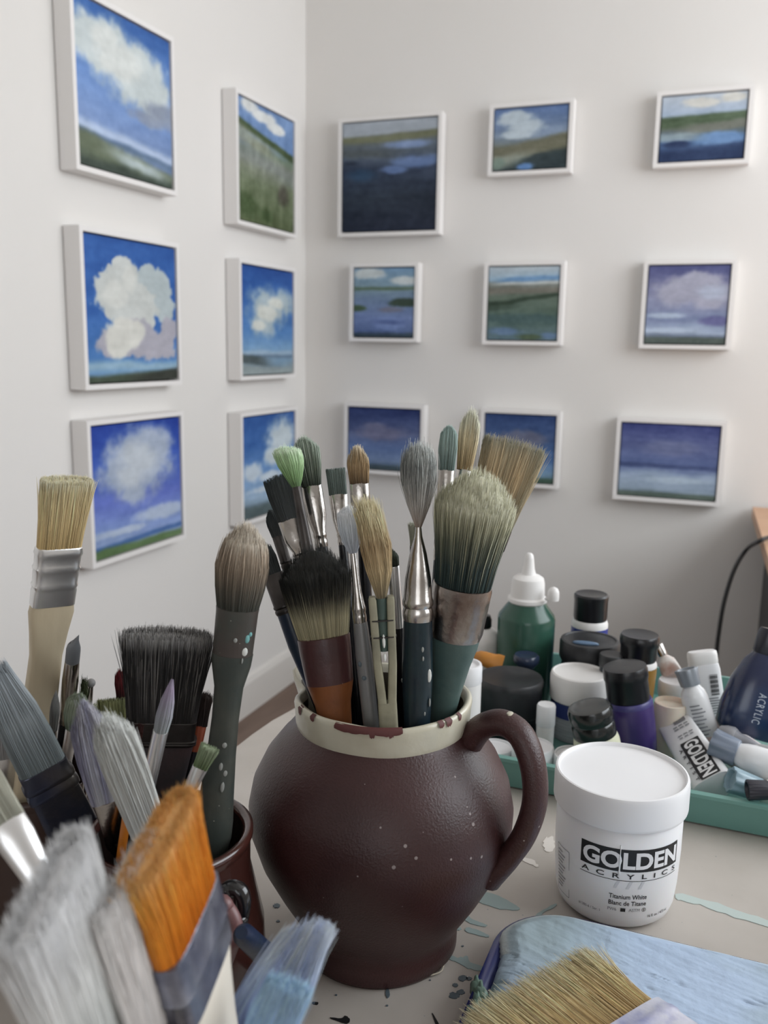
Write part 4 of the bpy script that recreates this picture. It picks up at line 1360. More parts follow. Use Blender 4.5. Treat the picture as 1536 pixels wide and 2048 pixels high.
brush('small cream brush tucked between the green brushes', (192, 1408), (190, 1460), (184, 1510), (164, 1640), .515, .535,
      [(0, 13, 8), (1, 14, 8)], [(0, 13, 9), (1, 10, 10)], [(0, 9, 9), (1, 9, 9)], [(0, (166, 170, 134)), (1, (206, 210, 184))], 350, (M_STEEL, M_BLACKH), MLH_, dome=.2, fly=.02, group=G2)
# ball-tipped embossing tool
tA, tB = at(182, 1366, .555), at(170, 1560, .565)
tu = nrm(tA - tB)
tl = thing('ball_stylus', 'thin steel stylus with a small grey ball tip behind the green brushes', 'stylus', tB - tu * .06, G2)
s = .555 / F_PX
axis_loft('ball_tip', [tA - tu * s * 9 * math.cos(k) for k in np.linspace(math.pi, 0.15, 9)], tu, frame_of(tu)[1], [(max(9 * s * math.sin(k), 1e-4),) * 2 for k in np.linspace(math.pi, 0.15, 9)], plain((142, 142, 142), .5), tl, 2, 16, None)
axis_loft('shaft', [tA - tu * 8 * s, tB - tu * .06], tu, frame_of(tu)[1], [(5 * s, 5 * s), (6 * s, 6 * s)], M_STEEL, tl, 2, 14)
brush('white flat brush with silver ferrule at the left edge', (-8, 1352), (2, 1514), (12, 1640), (22, 1760), .510, .560,
      [(0, 28, 10), (.6, 30, 11), (1, 22, 8)], [(0, 29, 11), (.5, 28, 14), (1, 18, 16)], [(0, 16, 16), (1, 16, 16)],
      [(0, (176, 176, 176)), (1, (206, 206, 212))], 900, (M_BRIGHT, M_BLACKH), MLH_, flat=True, domeu=.1, fly=.01, jit=.02, wob=.0003, var=.06, group=G2)
brush('grey-blue angled flat brush with a blackened ferrule streaked blue', (-12, 1340), (80, 1536), (160, 1690), (200, 1765), .395, .430,
      [(0, 46, 14), (.5, 46, 17), (1, 26, 10)], [(0, 48, 16), (.10, 48, 16), (.13, 52, 20), (.17, 52, 20), (.20, 47, 15), (.25, 52, 20), (.29, 52, 20), (.32, 47, 15), (1, 50, 15)], [(0, 48, 13), (.15, 26, 11), (.4, 13, 10), (1, 10, 9)],
      [(0, (132, 142, 144)), (.6, (160, 168, 172)), (1, (182, 190, 196))], 1500, (mat('ferrule_black_blue', (84, 80, 76), .3, .7, rgb2=(36, 52, 84), nscale=18, nmix=.56, bump=.4, bscale=60), M_NAVYB), MLH_,
      flat=True, fe=4, he=4, crimp=False, fly=.01, jit=.02, wob=.0003, var=.08, group=G2)
brush('ivory flat brush with a glossy silver ferrule low at the left edge', (-60, 1520), (18, 1642), (92, 1776), (140, 1860), .345, .375,
      [(0, 36, 11), (.6, 36, 13), (1, 28, 9)], [(0, 37, 13), (.25, 38, 15), (1, 27, 20)], [(0, 24, 20), (.3, 16, 16), (1, 15, 15)],
      [(0, (160, 160, 146)), (1, (196, 194, 178))], 800, (M_BRIGHT, mat('clear_grey_handle', (120, 130, 128), .15)), MFH_, flat=True, fly=.01, jit=.02, wob=.0003, var=.06, crimp=False, group=G2)
brush('lavender-grey soft flat brush leaning right of the blackened ferrule', (168, 1412), (212, 1600), (232, 1690), (258, 1790), .420, .440,
      [(0, 30, 10), (.4, 36, 14), (.8, 32, 13), (1, 20, 8)], [(0, 28, 12), (1, 20, 16)], [(0, 16, 16), (1, 14, 14)],
      [(0, (198, 200, 206)), (.5, (190, 190, 206)), (1, (206, 204, 212))], 1300, (M_STEEL, M_BLACKH), M1H_, flat=True, domeu=.2, jit=.03, fly=.03, wob=.0008, var=.1, stain=((130, 130, 170), .5), group=G1)
brush('long off-white soft flat brush leaning into the brown mug', (215, 1442), (300, 1660), (330, 1740), (350, 1800), .395, .430,
      [(0, 36, 11), (.5, 40, 15), (.9, 38, 14), (1, 32, 12)], [(0, 36, 12), (1, 24, 18)], [(0, 18, 18), (1, 16, 16)],
      [(0, (206, 210, 208)), (.6, (230, 232, 228)), (1, (240, 242, 238))], 1600, (M_STEEL, M_BLACKH), M1H_, flat=True, domeu=.15, jit=.03, fly=.03, wob=.0008, var=.08, group=G1)

# ---- the widest brushes, in the near mug
G3 = 'wide brushes standing in the near mauve mug'
ob = brush('orange flat brush with slate-smeared ferrule and cream handle', (318, 1668), (374, 1834), (416, 1952), (436, 2060), .285, .315,
      [(0, 128, 36), (.5, 134, 42), (1, 142, 40)], [(0, 131, 38), (.5, 128, 36), (.55, 131, 38), (.6, 126, 35), (1, 122, 32)], [(0, 112, 30), (.3, 90, 28), (1, 58, 24), (1.4, 46, 22)],
      [(0, (214, 124, 30)), (.4, (240, 156, 50)), (.85, (250, 180, 86)), (1, (246, 196, 132))], 5200, (M_SLATEFER, mat('cream_handle', (226, 218, 204), .45)), MFH_,
      wdir=((385, 1545, .315), (246, 1790, .262)), flat=True, fe=5, he=5, crimp=False, domeu=.0, jit=.02, fly=.03, wob=.0006, var=.14, hr=.00016, core=.94, group=G3)
brush('widest white soft flat brush nearest the camera at lower left', (92, 1775), (200, 2075), (240, 2190), (275, 2290), .245, .280,
      [(0, 150, 40), (.5, 160, 48), (1, 168, 44)], [(0, 150, 34), (.3, 110, 18), (1, 56, 14)], [(0, 48, 14), (1, 32, 12)],
      [(0, (206, 210, 208)), (.5, (238, 238, 236)), (1, (250, 250, 252))], 4200, (M_STEEL, M_WOODP), MFH_,
      wdir=((172, 1612, .275), (8, 1940, .225)), flat=True, fe=5, he=5, crimp=False, jit=.025, fly=.03, wob=.0007, var=.07, hr=.00016, clump=.012, core=.94, group=G3)
brush('white soft flat brush sandwiched between the widest white one and the orange one', (252, 1748), (325, 2030), (352, 2130), (372, 2210), .272, .302,
      [(0, 110, 18), (.5, 122, 22), (1, 128, 22)], [(0, 108, 15), (.25, 84, 9), (.6, 54, 7), (1, 30, 7)], [(0, 26, 7), (1, 16, 7)],
      [(0, (214, 210, 208)), (.5, (238, 234, 232)), (1, (248, 244, 242))], 3000, (M_STEEL, M_WOODP), MFH_,
      wdir=((322, 1612, .30), (190, 1880, .255)), flat=True, fe=5, he=5, crimp=False, jit=.025, fly=.03, wob=.0007, var=.07, hr=.00016, clump=.012, core=.94, group=G3)
brush('periwinkle blue ragged flat brush poking up at bottom centre', (618, 1862), (500, 2075), (470, 2130), (430, 2210), .335, .350,
      [(0, 66, 16), (.35, 68, 18), (.75, 50, 16), (1, 34, 12)], [(0, 60, 16), (1, 50, 16)], [(0, 34, 18), (1, 26, 18)],
      [(0, (180, 204, 255)), (.5, (200, 218, 255)), (1, (232, 240, 255))], 2400, (M_STEEL, M_WOODP), MFH_,
      flat=True, fe=4, crimp=False, slant=.16, jit=.05, fly=.06, wob=.001, var=.1, clump=.04, stain=((160, 184, 244), .35), group=G3)
brush('sky blue short brush overlapping the periwinkle one at bottom centre', (578, 1972), (506, 2120), (484, 2170), (462, 2230), .318, .338,
      [(0, 46, 16), (.5, 50, 18), (1, 40, 14)], [(0, 42, 16), (1, 36, 16)], [(0, 26, 18), (1, 20, 18)],
      [(0, (164, 204, 255)), (1, (196, 226, 255))], 1400, (M_STEEL, M_WOODP), MFH_, flat=True, fe=4, crimp=False, slant=.05, jit=.05, fly=.05, wob=.001, var=.1, clump=.04, group=G3)
# dark handled brush lying on the table between the mug and the blue brushes
lb = [at(488, 1870, .420), on(594, 1968, .008)]
lu = nrm(lb[0] - lb[1])
lb[1] = lb[1] + lu * .042
t = thing('paint_brush', 'dark navy brush handle leaning down beside the brown mug foot', 'brush', lb[1])
axis_loft('handle', [lb[0] + lu * .006, lb[0], (lb[0] + lb[1]) / 2, lb[1]], lu, frame_of(lu)[1], [(.003, .003), (.0052, .0052), (.0062, .0062), (.0058, .0058)], M_NAVYB, t)
axis_loft('ferrule', [lb[1], lb[1] - lu * .02], lu, frame_of(lu)[1], [(.0058, .0058), (.005, .005)], M_STEEL, t)
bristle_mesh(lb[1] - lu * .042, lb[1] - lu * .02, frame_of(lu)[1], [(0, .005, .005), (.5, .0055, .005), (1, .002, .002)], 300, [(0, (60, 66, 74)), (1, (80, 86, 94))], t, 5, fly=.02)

# ------------------------------------------------------------------ white paint jar with printed label
JC = np.array([-0.057, 0.620])
SR, SZ = 1.03, 1.066
JR = 0.0428 * SR
jar = thing('paint_jar', 'large white plastic jar of titanium white with black logo, standing clear of the tray', 'paint jar', (JC[0], JC[1], T))
M_JAR = mat('white_plastic', (232, 232, 234), .35, sss=.1)
M_LID = mat('white_plastic_lid', (238, 238, 240), .32)
M_INK = mat('black_ink', (24, 24, 26), .5)
M_INKG = mat('grey_ink', (120, 120, 124), .5)
M_WINK = mat('white_ink', (234, 234, 236), .45)
revolve('body', JC, [(r_ * SR, h_ * SZ) for r_, h_ in ((.030, 0), (.035, .0008), (.0385, .004), (.0405, .010), (.0418, .022), (.0428, .045), (.0428, .0715), (.0412, .0725), (.0412, .078))], M_JAR, jar, 72, cap0=True)
# ribbed lid with a recessed top
seg = 260
th = np.linspace(0, 2 * math.pi, seg, endpoint=False)
rib = np.where(np.arange(seg) % 2 == 0, .00035, 0)
rings = []
for r, h, k in ((.0415, .0722, 0), (.0446, .0722, 0), (.0452, .0732, 0), (.0452, .0745, 1), (.0452, .0895, 1), (.0452, .0905, 0), (.0452, .0930, 0), (.0446, .0943, 0), (.0434, .0946, 0), (.0426, .0938, 0), (.0422, .0922, 0), (.0400, .0919, 0), (.02, .0919, 0), (.0005, .0919, 0)):
    r, h = r * SR, h * SZ
    rr = r + rib * k
    rings.append(np.stack([JC[0] + rr * np.cos(th), JC[1] + rr * np.sin(th), np.full(seg, T + h)], 1))
v, f = loft_vf(rings, False, True)
build('lid', v, f, M_LID, jar, sharp=50)
JT = -np.array([JC[0], JC[1]]) / np.hypot(*JC)
JS = np.array([-JT[1], JT[0]])


def jar_hit(px, py, r=JR):
    d = ray(px, py)
    o = CAM[:2] - JC
    a, b, c = d[:2] @ d[:2], 2 * o @ d[:2], o @ o - r * r
    q = max(b * b - 4 * a * c, 0)
    t = (-b - math.sqrt(q)) / (2 * a)
    p = CAM + d * t
    w = p[:2] - JC
    return math.atan2(w @ JS, w @ JT) * r, p[2] - T


def jar_r(z):
    return float(np.interp(z, [.004 * SZ, .010 * SZ, .022 * SZ, .045 * SZ, .0715 * SZ], [.0385 * SR, .0405 * SR, .0418 * SR, JR, JR]))


def jar_fn(s0, z0, lift=.0003):
    def fn(x, y):
        z = z0 + y
        a = (s0 + x) / JR
        r = jar_r(z) + lift
        d = JT * math.cos(a) + JS * math.sin(a)
        return (JC[0] + d[0] * r, JC[1] + d[1] * r, T + z)
    return fn


(sl_, zl_), (sr_, zr_) = jar_hit(1163, 1692), jar_hit(1352, 1706)
s0, z0, W_ = (sl_ + sr_) / 2, (zl_ + zr_) / 2, sr_ - sl_
lb_ = patch(-W_ / 2, W_ / 2, -.0082, .0082, jar_fn(s0, z0, .00025), M_INK, jar, 'logo_block')
lettering('GOLDEN', jar_fn(s0, z0, .0005), W_ * .95, .0125, M_WINK, lb_, bold=.035)
patch(-W_ / 2, W_ / 2, -.0152, -.0148, jar_fn(s0, z0, .0003), M_INK, jar, 'printed_rule')
lettering('A  C  R  Y  L  I  C  S', jar_fn(s0, z0 - .0116, .0004), W_ * .97, .0036, M_INK, jar, bold=.012)
sk_, zk_ = jar_hit(1257, 1772)
for k in range(3):
    c = jar_fn(sk_ - .0085 + k * .0085, zk_, .00025)
    build('printed_slash', [c(-.0016, -.0028), c(.0004, -.0028), c(.0028, .0028), c(.0008, .0028)], [(0, 1, 2, 3)], mat('pale_grey_ink', (205, 206, 210), .5), jar, smooth=False)
st_, zt_ = jar_hit(1257, 1797)
lettering('Titanium White', jar_fn(st_, zt_ + .0004), .0262, .0034, M_INK, jar, bold=.012)
lettering('Blanc de Titane', jar_fn(st_, zt_ - .0046), .0262, .0034, M_INK, jar, bold=.012)
lettering('PW6', jar_fn(st_ - .0105, zt_ - .0098), .0060, .0024, M_INKG, jar)
patch(-.0017, .0017, -.0014, .0014, jar_fn(st_ - .0030, zt_ - .0098, .0003), M_INK, jar, 'printed_square', 4)
lettering('ASTM', jar_fn(st_ + .0050, zt_ - .0098), .0078, .0024, M_INKG, jar)
lettering('I', jar_fn(st_ + .0121, zt_ - .0098), .0006, .0018, M_INK, jar)
for k in range(10):
    a0_, a1_ = k * math.tau / 10, (k + .8) * math.tau / 10
    c = jar_fn(st_ + .0121, zt_ - .0098, .0003)
    build('printed_ring', [c(.0016 * math.cos(a0_), .0016 * math.sin(a0_)), c(.0016 * math.cos(a1_), .0016 * math.sin(a1_)), c(.0012 * math.cos(a1_), .0012 * math.sin(a1_)), c(.0012 * math.cos(a0_), .0012 * math.sin(a0_))], [(0, 1, 2, 3)], M_INK, jar, smooth=False)
sq_, zq_ = jar_hit(1320, 1829)
lettering('16 fl. oz. / 473 ml', jar_fn(sq_, zq_), .0185, .0022, M_INK, jar, bold=.006)
sq_, zq_ = jar_hit(1175, 1814)
lettering('#1380-6 / Ser. 1', jar_fn(sq_, zq_), .0165, .0022, M_INKG, jar)
# small print block on the left flank, inside a thin outline
sa_, za_ = jar_hit(1124, 1735)
for k in range(11):
    patch(-.0065, -.0065 + .011 * (.55 + .45 * ((k * 37) % 10) / 10), -.0006, .0004, jar_fn(sa_, za_ + .012 - k * .0027), mat('small_print', (150, 150, 154), .5), jar, 'small_print_line', 6)
for b in ((-.0078, -.0074, -.020, .016), (.0074, .0078, -.020, .016), (-.0078, .0078, .0156, .016), (-.0078, .0078, -.020, -.0196)):
    patch(*b, jar_fn(sa_, za_, .00028), M_INKG, jar, 'printed_outline', 5)
# dried dribble over the label
build('paint_dribble', *loft_vf([ring(jar_fn(s0 - W_ * .13, z0 + z, .0004)(0, 0), np.array([*JS, 0]), np.array([*JT, 0]), w, .0005, 10) for z, w in ((.011, .0003), (.004, .0003), (.001, .0011), (-.003, .0007), (-.007, .0005), (-.009, .0009), (-.011, .0003))]), M_JAR, jar)

# ------------------------------------------------------------------ teal tray and its contents
M_TEAL = mat('teal_plastic', (104, 148, 140), .4)
TRX0, TRX1, TRY0, TRY1 = -0.25, 0.15, 0.752, 1.035
tray = thing('paint_tray', 'shallow teal plastic tray crammed with paint bottles, tubes and jars', 'tray', ((TRX0 + TRX1) / 2, (TRY0 + TRY1) / 2, T))
FL = .004


def rr_ring(x0, x1, y0, y1, r, z, n=6):
    return np.array([(x, y, z) for x, y in rounded(x0, x1, y0, y1, (r,) * 4, n)])


def tray_rings(seq):
    return [rr_ring(TRX0 - o, TRX1 + o, TRY0 - o, TRY1 + o, max(.012 + o, .004), T + z) for o, z in seq]


v, f = loft_vf(tray_rings([(-.004, 0), (0, .002), (.007, .029), (.0105, .030), (.0105, .033), (.005, .0335), (.004, .031), (-.003, FL), (-.006, FL)]))
build('shell', v, f, M_TEAL, tray, sharp=40)


def vert(cx, ytop, Y, base=T + FL + .0005):
    top = on_y(cx, ytop, Y)
    return top, np.array([top[0], Y, base])


def vessel(name, label, cat, top, bot, ytop, parts, px_axis=None, group='paint pots and tubes in the teal tray', e=2.0, flat=1.0, hint=None, seg=36):
    """parts: (part name, material, [(radius in photo units, photo y along the axis or None for the foot)])"""
    u = nrm(top - bot); L = np.linalg.norm(top - bot)
    t = thing(name, label, cat, bot, group)
    made = {}
    for nm, m, prof in parts:
        rs, hs = [], []
        for r, y in prof:
            if y is None:
                h = 0.0
            elif px_axis is None:
                z = on_y(px_axis or PXC[0], y, top[1])[2]
                h = (z - bot[2])
            else:
                h = L * (1 - (y - px_axis[0]) / (px_axis[1] - px_axis[0]))
            p = bot + u * h
            rs.append(max(r * depth_of(p) / F_PX, 1e-4)); hs.append(h)
        o = lathe(nm, bot, u, list(zip(rs, hs)), m, t, seg, hint, e, flat)
        made[nm] = o
    return t, made


PXC = [0]


def upright(name, label, cat, cx, Y, ytop, parts, **k):
    PXC[0] = cx
    top, bot = vert(cx, ytop, Y)
    return vessel(name, label, cat, top, bot, ytop, parts, **k)


def leaning(name, label, cat, p0, p1, Y0, Y1, parts, **k):
    top, bot = on_y(*p0, Y0), on_y(*p1, Y1)
    return vessel(name, label, cat, top, bot, p0[1], parts, px_axis=(p0[1], p1[1]), **k)


M_WHITE = mat('white_cap', (234, 232, 230), .35)
M_BLACKP = mat('black_cap_plastic', (22, 23, 27), .28, bump=.05, bscale=60)
M_BLACKR = mat('black_lid_scuffed', (34, 35, 38), .42, rgb2=(64, 66, 68), nscale=40, nmix=.66)
M_GREYC = mat('grey_cap', (140, 146, 154), .35)
M_PRINT = mat('tube_print', (120, 122, 128), .5)

# green squeeze bottle
g, gm = upright('squeeze_bottle', 'green squeeze bottle with white pointed nozzle cap', 'bottle', 1059, .965, 1106, [
    ('body', mat('bottle_green', (50, 86, 73), .25, sss=.05), [(52, None), (55, 1372), (56, 1330), (57, 1236), (55, 1229), (36, 1204), (34, 1196)]),
    ('cap', M_WHITE, [(36, 1204), (39, 1201), (39, 1195), (34, 1192), (33, 1164), (31, 1156), (24, 1151), (15, 1148), (12, 1138), (9.5, 1118), (8, 1110), (4, 1106)])])
pt = on_y(1107, 1190, .955)
plug = lathe('cap_plug', pt - np.array([0, 0, .006]), (0, 0, 1), [(.006, 0), (.0064, .004), (.006, .010), (.0042, .0135), (.001, .0150)], M_WHITE, g, 18)
tube('tether', [on_y(1090, 1196, .955), on_y(1097, 1200, .955), on_y(1105, 1197, .955)], .0016, M_WHITE, g, 8)
# bottle with blue label
upright('acrylic_bottle', 'small bottle with bright blue label and black flip cap at the back', 'bottle', 1183, 1.0, 1188, [
    ('body', plain((28, 52, 140), .35), [(34, None), (36, 1330), (36, 1252)]), ('shoulder', M_WHITE, [(36, 1252), (36, 1245), (33, 1238)]),
    ('cap', M_BLACKP, [(32, 1238), (33, 1232), (33, 1200), (34, 1196), (34, 1190), (31, 1187), (22, 1189), (2, 1190)])])
dk, dm = upright('paint_jar', 'squat jar with a smeared dark lid in front of the blue-labelled bottle', 'paint jar', 1180, .945, 1279, [
    ('body', mat('dark_glass', (40, 52, 60), .2), [(52, None), (54, 1316)]), ('lid', M_BLACKR, [(56, 1318), (59, 1312), (59, 1284), (57, 1279), (52, 1278), (50, 1280), (2, 1280)])])
q = on_y(1172, 1272, .93); q[2] = on_y(1180, 1279, .945)[2]
build('paint_smear', *loft_vf([ring(q + np.array([0, 0, h]), np.array([1., .1, 0]), np.array([0, 1., 0]), a, b, 14) for h, a, b in ((-.0005, .014, .005), (.0012, .013, .0045), (.0022, .007, .002))]), mat('smear_blue', (96, 122, 150), .3), dm['lid'])
upright('paint_jar', 'small black-lidded jar squeezed behind the purple bottle', 'paint jar', 1224, .905, 1308, [
    ('body', MATS['dark_glass'], [(22, None), (23, 1332)]), ('lid', M_BLACKR, [(23, 1332), (25, 1330), (25, 1311), (23, 1308), (2, 1309)])])
upright('acrylic_bottle', 'ochre bottle with white shoulder and black flip cap', 'bottle', 1280, .915, 1267, [
    ('body', mat('bottle_ochre', (150, 112, 50), .35), [(30, None), (32, 1420), (37, 1340), (37, 1330)]), ('shoulder', M_WHITE, [(37, 1331), (37, 1326), (34, 1319)]),
    ('cap', M_BLACKP, [(33, 1320), (36, 1314), (36, 1292), (38, 1288), (39, 1274), (36, 1268), (26, 1270), (2, 1270)])])
upright('paint_jar', 'white-lidded jar with a blue-edged grey label behind the tilted black cap', 'paint jar', 1160, .885, 1343, [
    ('body', mat('label_grey', (186, 188, 192), .5, rgb2=(150, 152, 158), nscale=160, stretch=(.2, .2, 3)), [(50, None), (53, 1440), (54, 1412)]),
    ('label_band', plain((46, 60, 120), .45), [(54.5, 1424), (54.5, 1396)]), ('lid', M_WHITE, [(54, 1396), (57, 1393), (58, 1352), (56, 1345), (53, 1343), (51, 1346), (2, 1347)])])
leaning('acrylic_bottle', 'purple bottle with round black cap', 'bottle', (1249, 1330), (1271, 1514), .845, .848, [
    ('body', mat('bottle_purple', (62, 46, 108), .32, rgb2=(52, 38, 92), nscale=30), [(38, 1514), (43, 1506), (46, 1460), (47, 1408), (45, 1402)]), ('collar', plain((70, 66, 120), .35), [(46, 1408), (47, 1402), (44, 1396)]),
    ('cap', M_BLACKP, [(41, 1397), (42, 1390), (42, 1358), (44, 1354), (44, 1338), (42, 1332), (30, 1331), (2, 1332)])])
leaning('acrylic_bottle', 'tilted cream-labelled bottle with a big black cap behind the large white jar', 'bottle', (1178, 1412), (1206, 1542), .795, .800, [
    ('body', mat('label_cream', (214, 214, 188), .45, rgb2=(120, 160, 130), nscale=70, nmix=.68), [(40, 1542), (45, 1530), (46, 1480), (43, 1468)]),
    ('cap', mat('black_cap_tilted', (26, 29, 29), .2, coat=.3), [(42, 1470), (44, 1464), (44, 1446), (42, 1442), (45, 1438), (45, 1420), (42, 1413), (32, 1412), (2, 1413)])])
upright('paint_jar', 'wide glossy black jar with a dusty black lid', 'paint jar', 1022, .865, 1354, [
    ('body', mat('black_jar', (22, 23, 30), .25), [(56, None), (60, 1450), (60, 1420)]), ('lid', M_BLACKR, [(61, 1422), (63, 1418), (63, 1372), (65, 1366), (65, 1358), (62, 1353), (56, 1356), (2, 1356)])])
upright('acrylic_bottle', 'small slate-blue capped bottle between the black jar and green bottle', 'bottle', 1053, .918, 1309, [
    ('body', mat('slate_blue_cap', (46, 56, 78), .22), [(18, None), (20, 1360), (16, 1338)]), ('cap', MATS['slate_blue_cap'], [(14, 1340), (20, 1330), (26, 1322), (26, 1313), (23, 1309), (16, 1311), (2, 1311)])])
upright('acrylic_bottle', 'white bottle with small black cap half hidden by the pitcher brushes', 'bottle', 968, .965, 1226, [
    ('body', M_WHITE, [(34, None), (36, 1330), (36, 1280), (33, 1268), (20, 1257), (14, 1254)]), ('cap', M_BLACKP, [(14, 1256), (16, 1252), (16, 1238), (13, 1230), (2, 1227)])])
upright('paint_pot', 'tall white cylindrical pot just behind the pitcher rim', 'pot', 928, .800, 1326, [
    ('body', M_WHITE, [(33, None), (36, 1440), (36, 1362)]), ('lid', M_LID, [(36, 1362), (37, 1360), (37, 1332), (35, 1326), (31, 1326), (30, 1331), (2, 1331)])])
for cx, Y, yt, r, lbl in ((990, .790, 1492, 38, 'low white cap-topped pot behind the pitcher handle, leftmost of the row'), (1066, .786, 1490, 42, 'low white pot seen through the pitcher handle, middle of the row'),
                          (1150, .790, 1508, 43, 'low white pot at the shoulder of the large white jar')):
    upright('paint_pot', lbl, 'pot', cx, Y, yt, [('body', M_WHITE, [(r - 3, None), (r - 3, yt + 28)]), ('lid', M_LID, [(r - 2, yt + 28), (r, yt + 26), (r, yt + 4), (r - 2, yt), (r - 5, yt), (r - 6, yt + 3), (2, yt + 3)])])
upright('paint_pot', 'white pot wedged between the black jar and the blue-edged jar', 'pot', 1093, .838, 1408, [('body', M_WHITE, [(17, None), (18, 1450)]), ('lid', M_LID, [(18, 1450), (19, 1448), (19, 1412), (17, 1408), (2, 1409)])])
upright('paint_pot', 'white lidded pot behind the grey-capped tube', 'pot', 1350, .945, 1360, [('body', M_WHITE, [(28, None), (30, 1390)]), ('lid', M_LID, [(31, 1390), (32, 1388), (32, 1364), (30, 1360), (26, 1361), (2, 1362)])])
upright('paint_pot', 'small translucent cream cup right of the purple bottle', 'pot', 1343, .880, 1404, [
    ('body', mat('cream_cup', (226, 214, 198), .4, sss=.2), [(28, None), (33, 1412), (33, 1404), (30, 1403), (29, 1412), (2, 1413)])])


def paint_tube(label, cap, crimp, Yc, Yk, r, cap_len=.28, cap_r=.55, capm=M_GREYC, bodym=None, scallop=False, wide=1.25, hint=None, knurl=False):
    """aluminium/plastic tube: round cap and shoulder running out to a flat crimped tail"""
    A = on_y(*cap, Yc)
    B = on_y(*crimp, Yk) if Yk > .5 else on(*crimp, Yk)
    u = nrm(A - B); L = np.linalg.norm(A - B)
    view = nrm((A + B) / 2 - CAM)
    X = nrm(np.cross(view, u)) if hint is None else nrm(hint - (hint @ u) * u)
    t = thing('paint_tube', label, 'paint tube', B, 'paint pots and tubes in the teal tray')
    s = depth_of((A + B) / 2) / F_PX; R = r * s
    cl = L * cap_len
    S = A - u * cl
    axis_loft('body', [S + u * .002, S, S - u * .006, S - u * .012, (S - u * .012 + B) / 2, B + u * .006, B], u, X,
              [(R * cap_r * .7,) * 2, (R * cap_r * .75,) * 2, (R * .9,) * 2, (R, R * .97), (R * 1.08, R * .62), (R * wide, .0022), (R * wide, .0012)], bodym or M_WHITE, t, 2, 32)
    n = 40
    Y = np.cross(u, X)
    rings = []
    for h, k, w in ((0, .9, 0), (.05, .95, 1), (.75, 1.0, 1), (.95, 1.04, 1), (1, 1.0, 1), (1, .82, 0), (.86, .72, 0), (.84, .1, 0)):
        th = np.linspace(0, 2 * math.pi, n, endpoint=False)
        rad = R * cap_r * k * (1 + (.09 * np.cos(th * 8) * w * h if scallop else 0) + (.035 * np.cos(th * 20) * w if knurl else 0))
        rings.append(S + u * cl * h + np.outer(np.cos(th) * rad, X) + np.outer(np.sin(th) * rad, Y))
    v, f = loft_vf(rings)
    build('cap', v, f, capm, t, sharp=45)
    return t, (A, B, u, X, np.cross(u, X), R, S)


M_TUBEW = mat('tube_white', (226, 227, 229), .3, coat=.2)
paint_tube('short white tube with a russet label mark, tilted behind the ochre bottle', (1316, 1290), (1352, 1362), .965, .955, 19, .3, .5, M_STEEL, mat('tube_russet', (222, 218, 214), .35, rgb2=(172, 96, 60), nscale=45, nmix=.62))
paint_tube('orange ochre tube lying behind the white cylindrical pot', (935, 1306), (1004, 1330), .90, .895, 15, .2, .6, M_BLACKP, mat('tube_amber', (186, 124, 52), .4))
t1, fr = paint_tube('upright white tube of small print with a scalloped grey cap', (1372, 1338), (1412, 1475), .885, .875, 26, .24, .8, M_GREYC, M_TUBEW, True, 1.05)
A_, B_, u_, X_, Y_, R_, S_ = fr
if X_ @ CM[:, 0] < 0:
    X_ = -X_
Yo = np.cross(u_, X_)
if Yo @ (A_ - CAM) > 0:
    Yo = -Yo


def face_fn(c, ex, ey, n, R, lift=.0004):
    def fn(x, y):
        a = x / R
        return c + ex * (R * math.sin(a)) + ey * y + n * (R * math.cos(a) - R + lift)
    return fn


for k in range(9):
    fn = face_fn(S_ - u_ * (.018 + k * .0036) + Yo * (R_ * (.95 - k * .035)), X_, u_, Yo, R_ * 1.0)
    patch(-R_ * .55, R_ * (.2 + .4 * ((k * 7) % 5) / 5), -.0007, .0005, fn, M_PRINT, t1, 'small_print_line', 5)
# barcode bottle
bb, bm_ = leaning('acrylic_bottle', 'flat white bottle with printed barcode at the back of the tray', 'bottle', (1403, 1302), (1422, 1456), .955, .945, [
    ('body', mat('bottle_white', (224, 224, 226), .35), [(27, 1456), (31, 1445), (32, 1400), (31, 1340), (29, 1328)]), ('cap', M_WHITE, [(27, 1328), (29, 1325), (29, 1310), (28, 1304), (26, 1302)])], e=3.2, flat=.55, hint=CM[:, 0])
top_, bot_ = on_y(1403, 1302, .955), on_y(1424, 1470, .945)
bu = nrm(top_ - bot_); bX = nrm(CM[:, 0] - (CM[:, 0] @ bu) * bu); bN = np.cross(bu, bX)
if bN @ (top_ - CAM) > 0:
    bN = -bN
s = depth_of(top_) / F_PX
for k in range(14):
    c = top_ - bu * ((46 + k * 3.0) * s) + bX * 11 * s + bN * (19.0 * s)
    w_ = (1.1 if k % 3 else .5) * s
    hx = bX * 8 * s
    build('barcode_bar', [c - hx - bu * w_, c + hx - bu * w_, c + hx + bu * w_, c - hx + bu * w_], [(0, 1, 2, 3)], M_INK, bb, smooth=False)
for k in range(7):
    c = top_ - bu * ((92 + k * 5.0) * s) + bX * 2 * s + bN * (19.2 * s)
    hx = bX * (14 + (k * 5) % 7) * s
    build('small_print_line', [c - hx - bu * s, c + hx - bu * s, c + hx + bu * s, c - hx + bu * s], [(0, 1, 2, 3)], M_PRINT, bb, smooth=False)
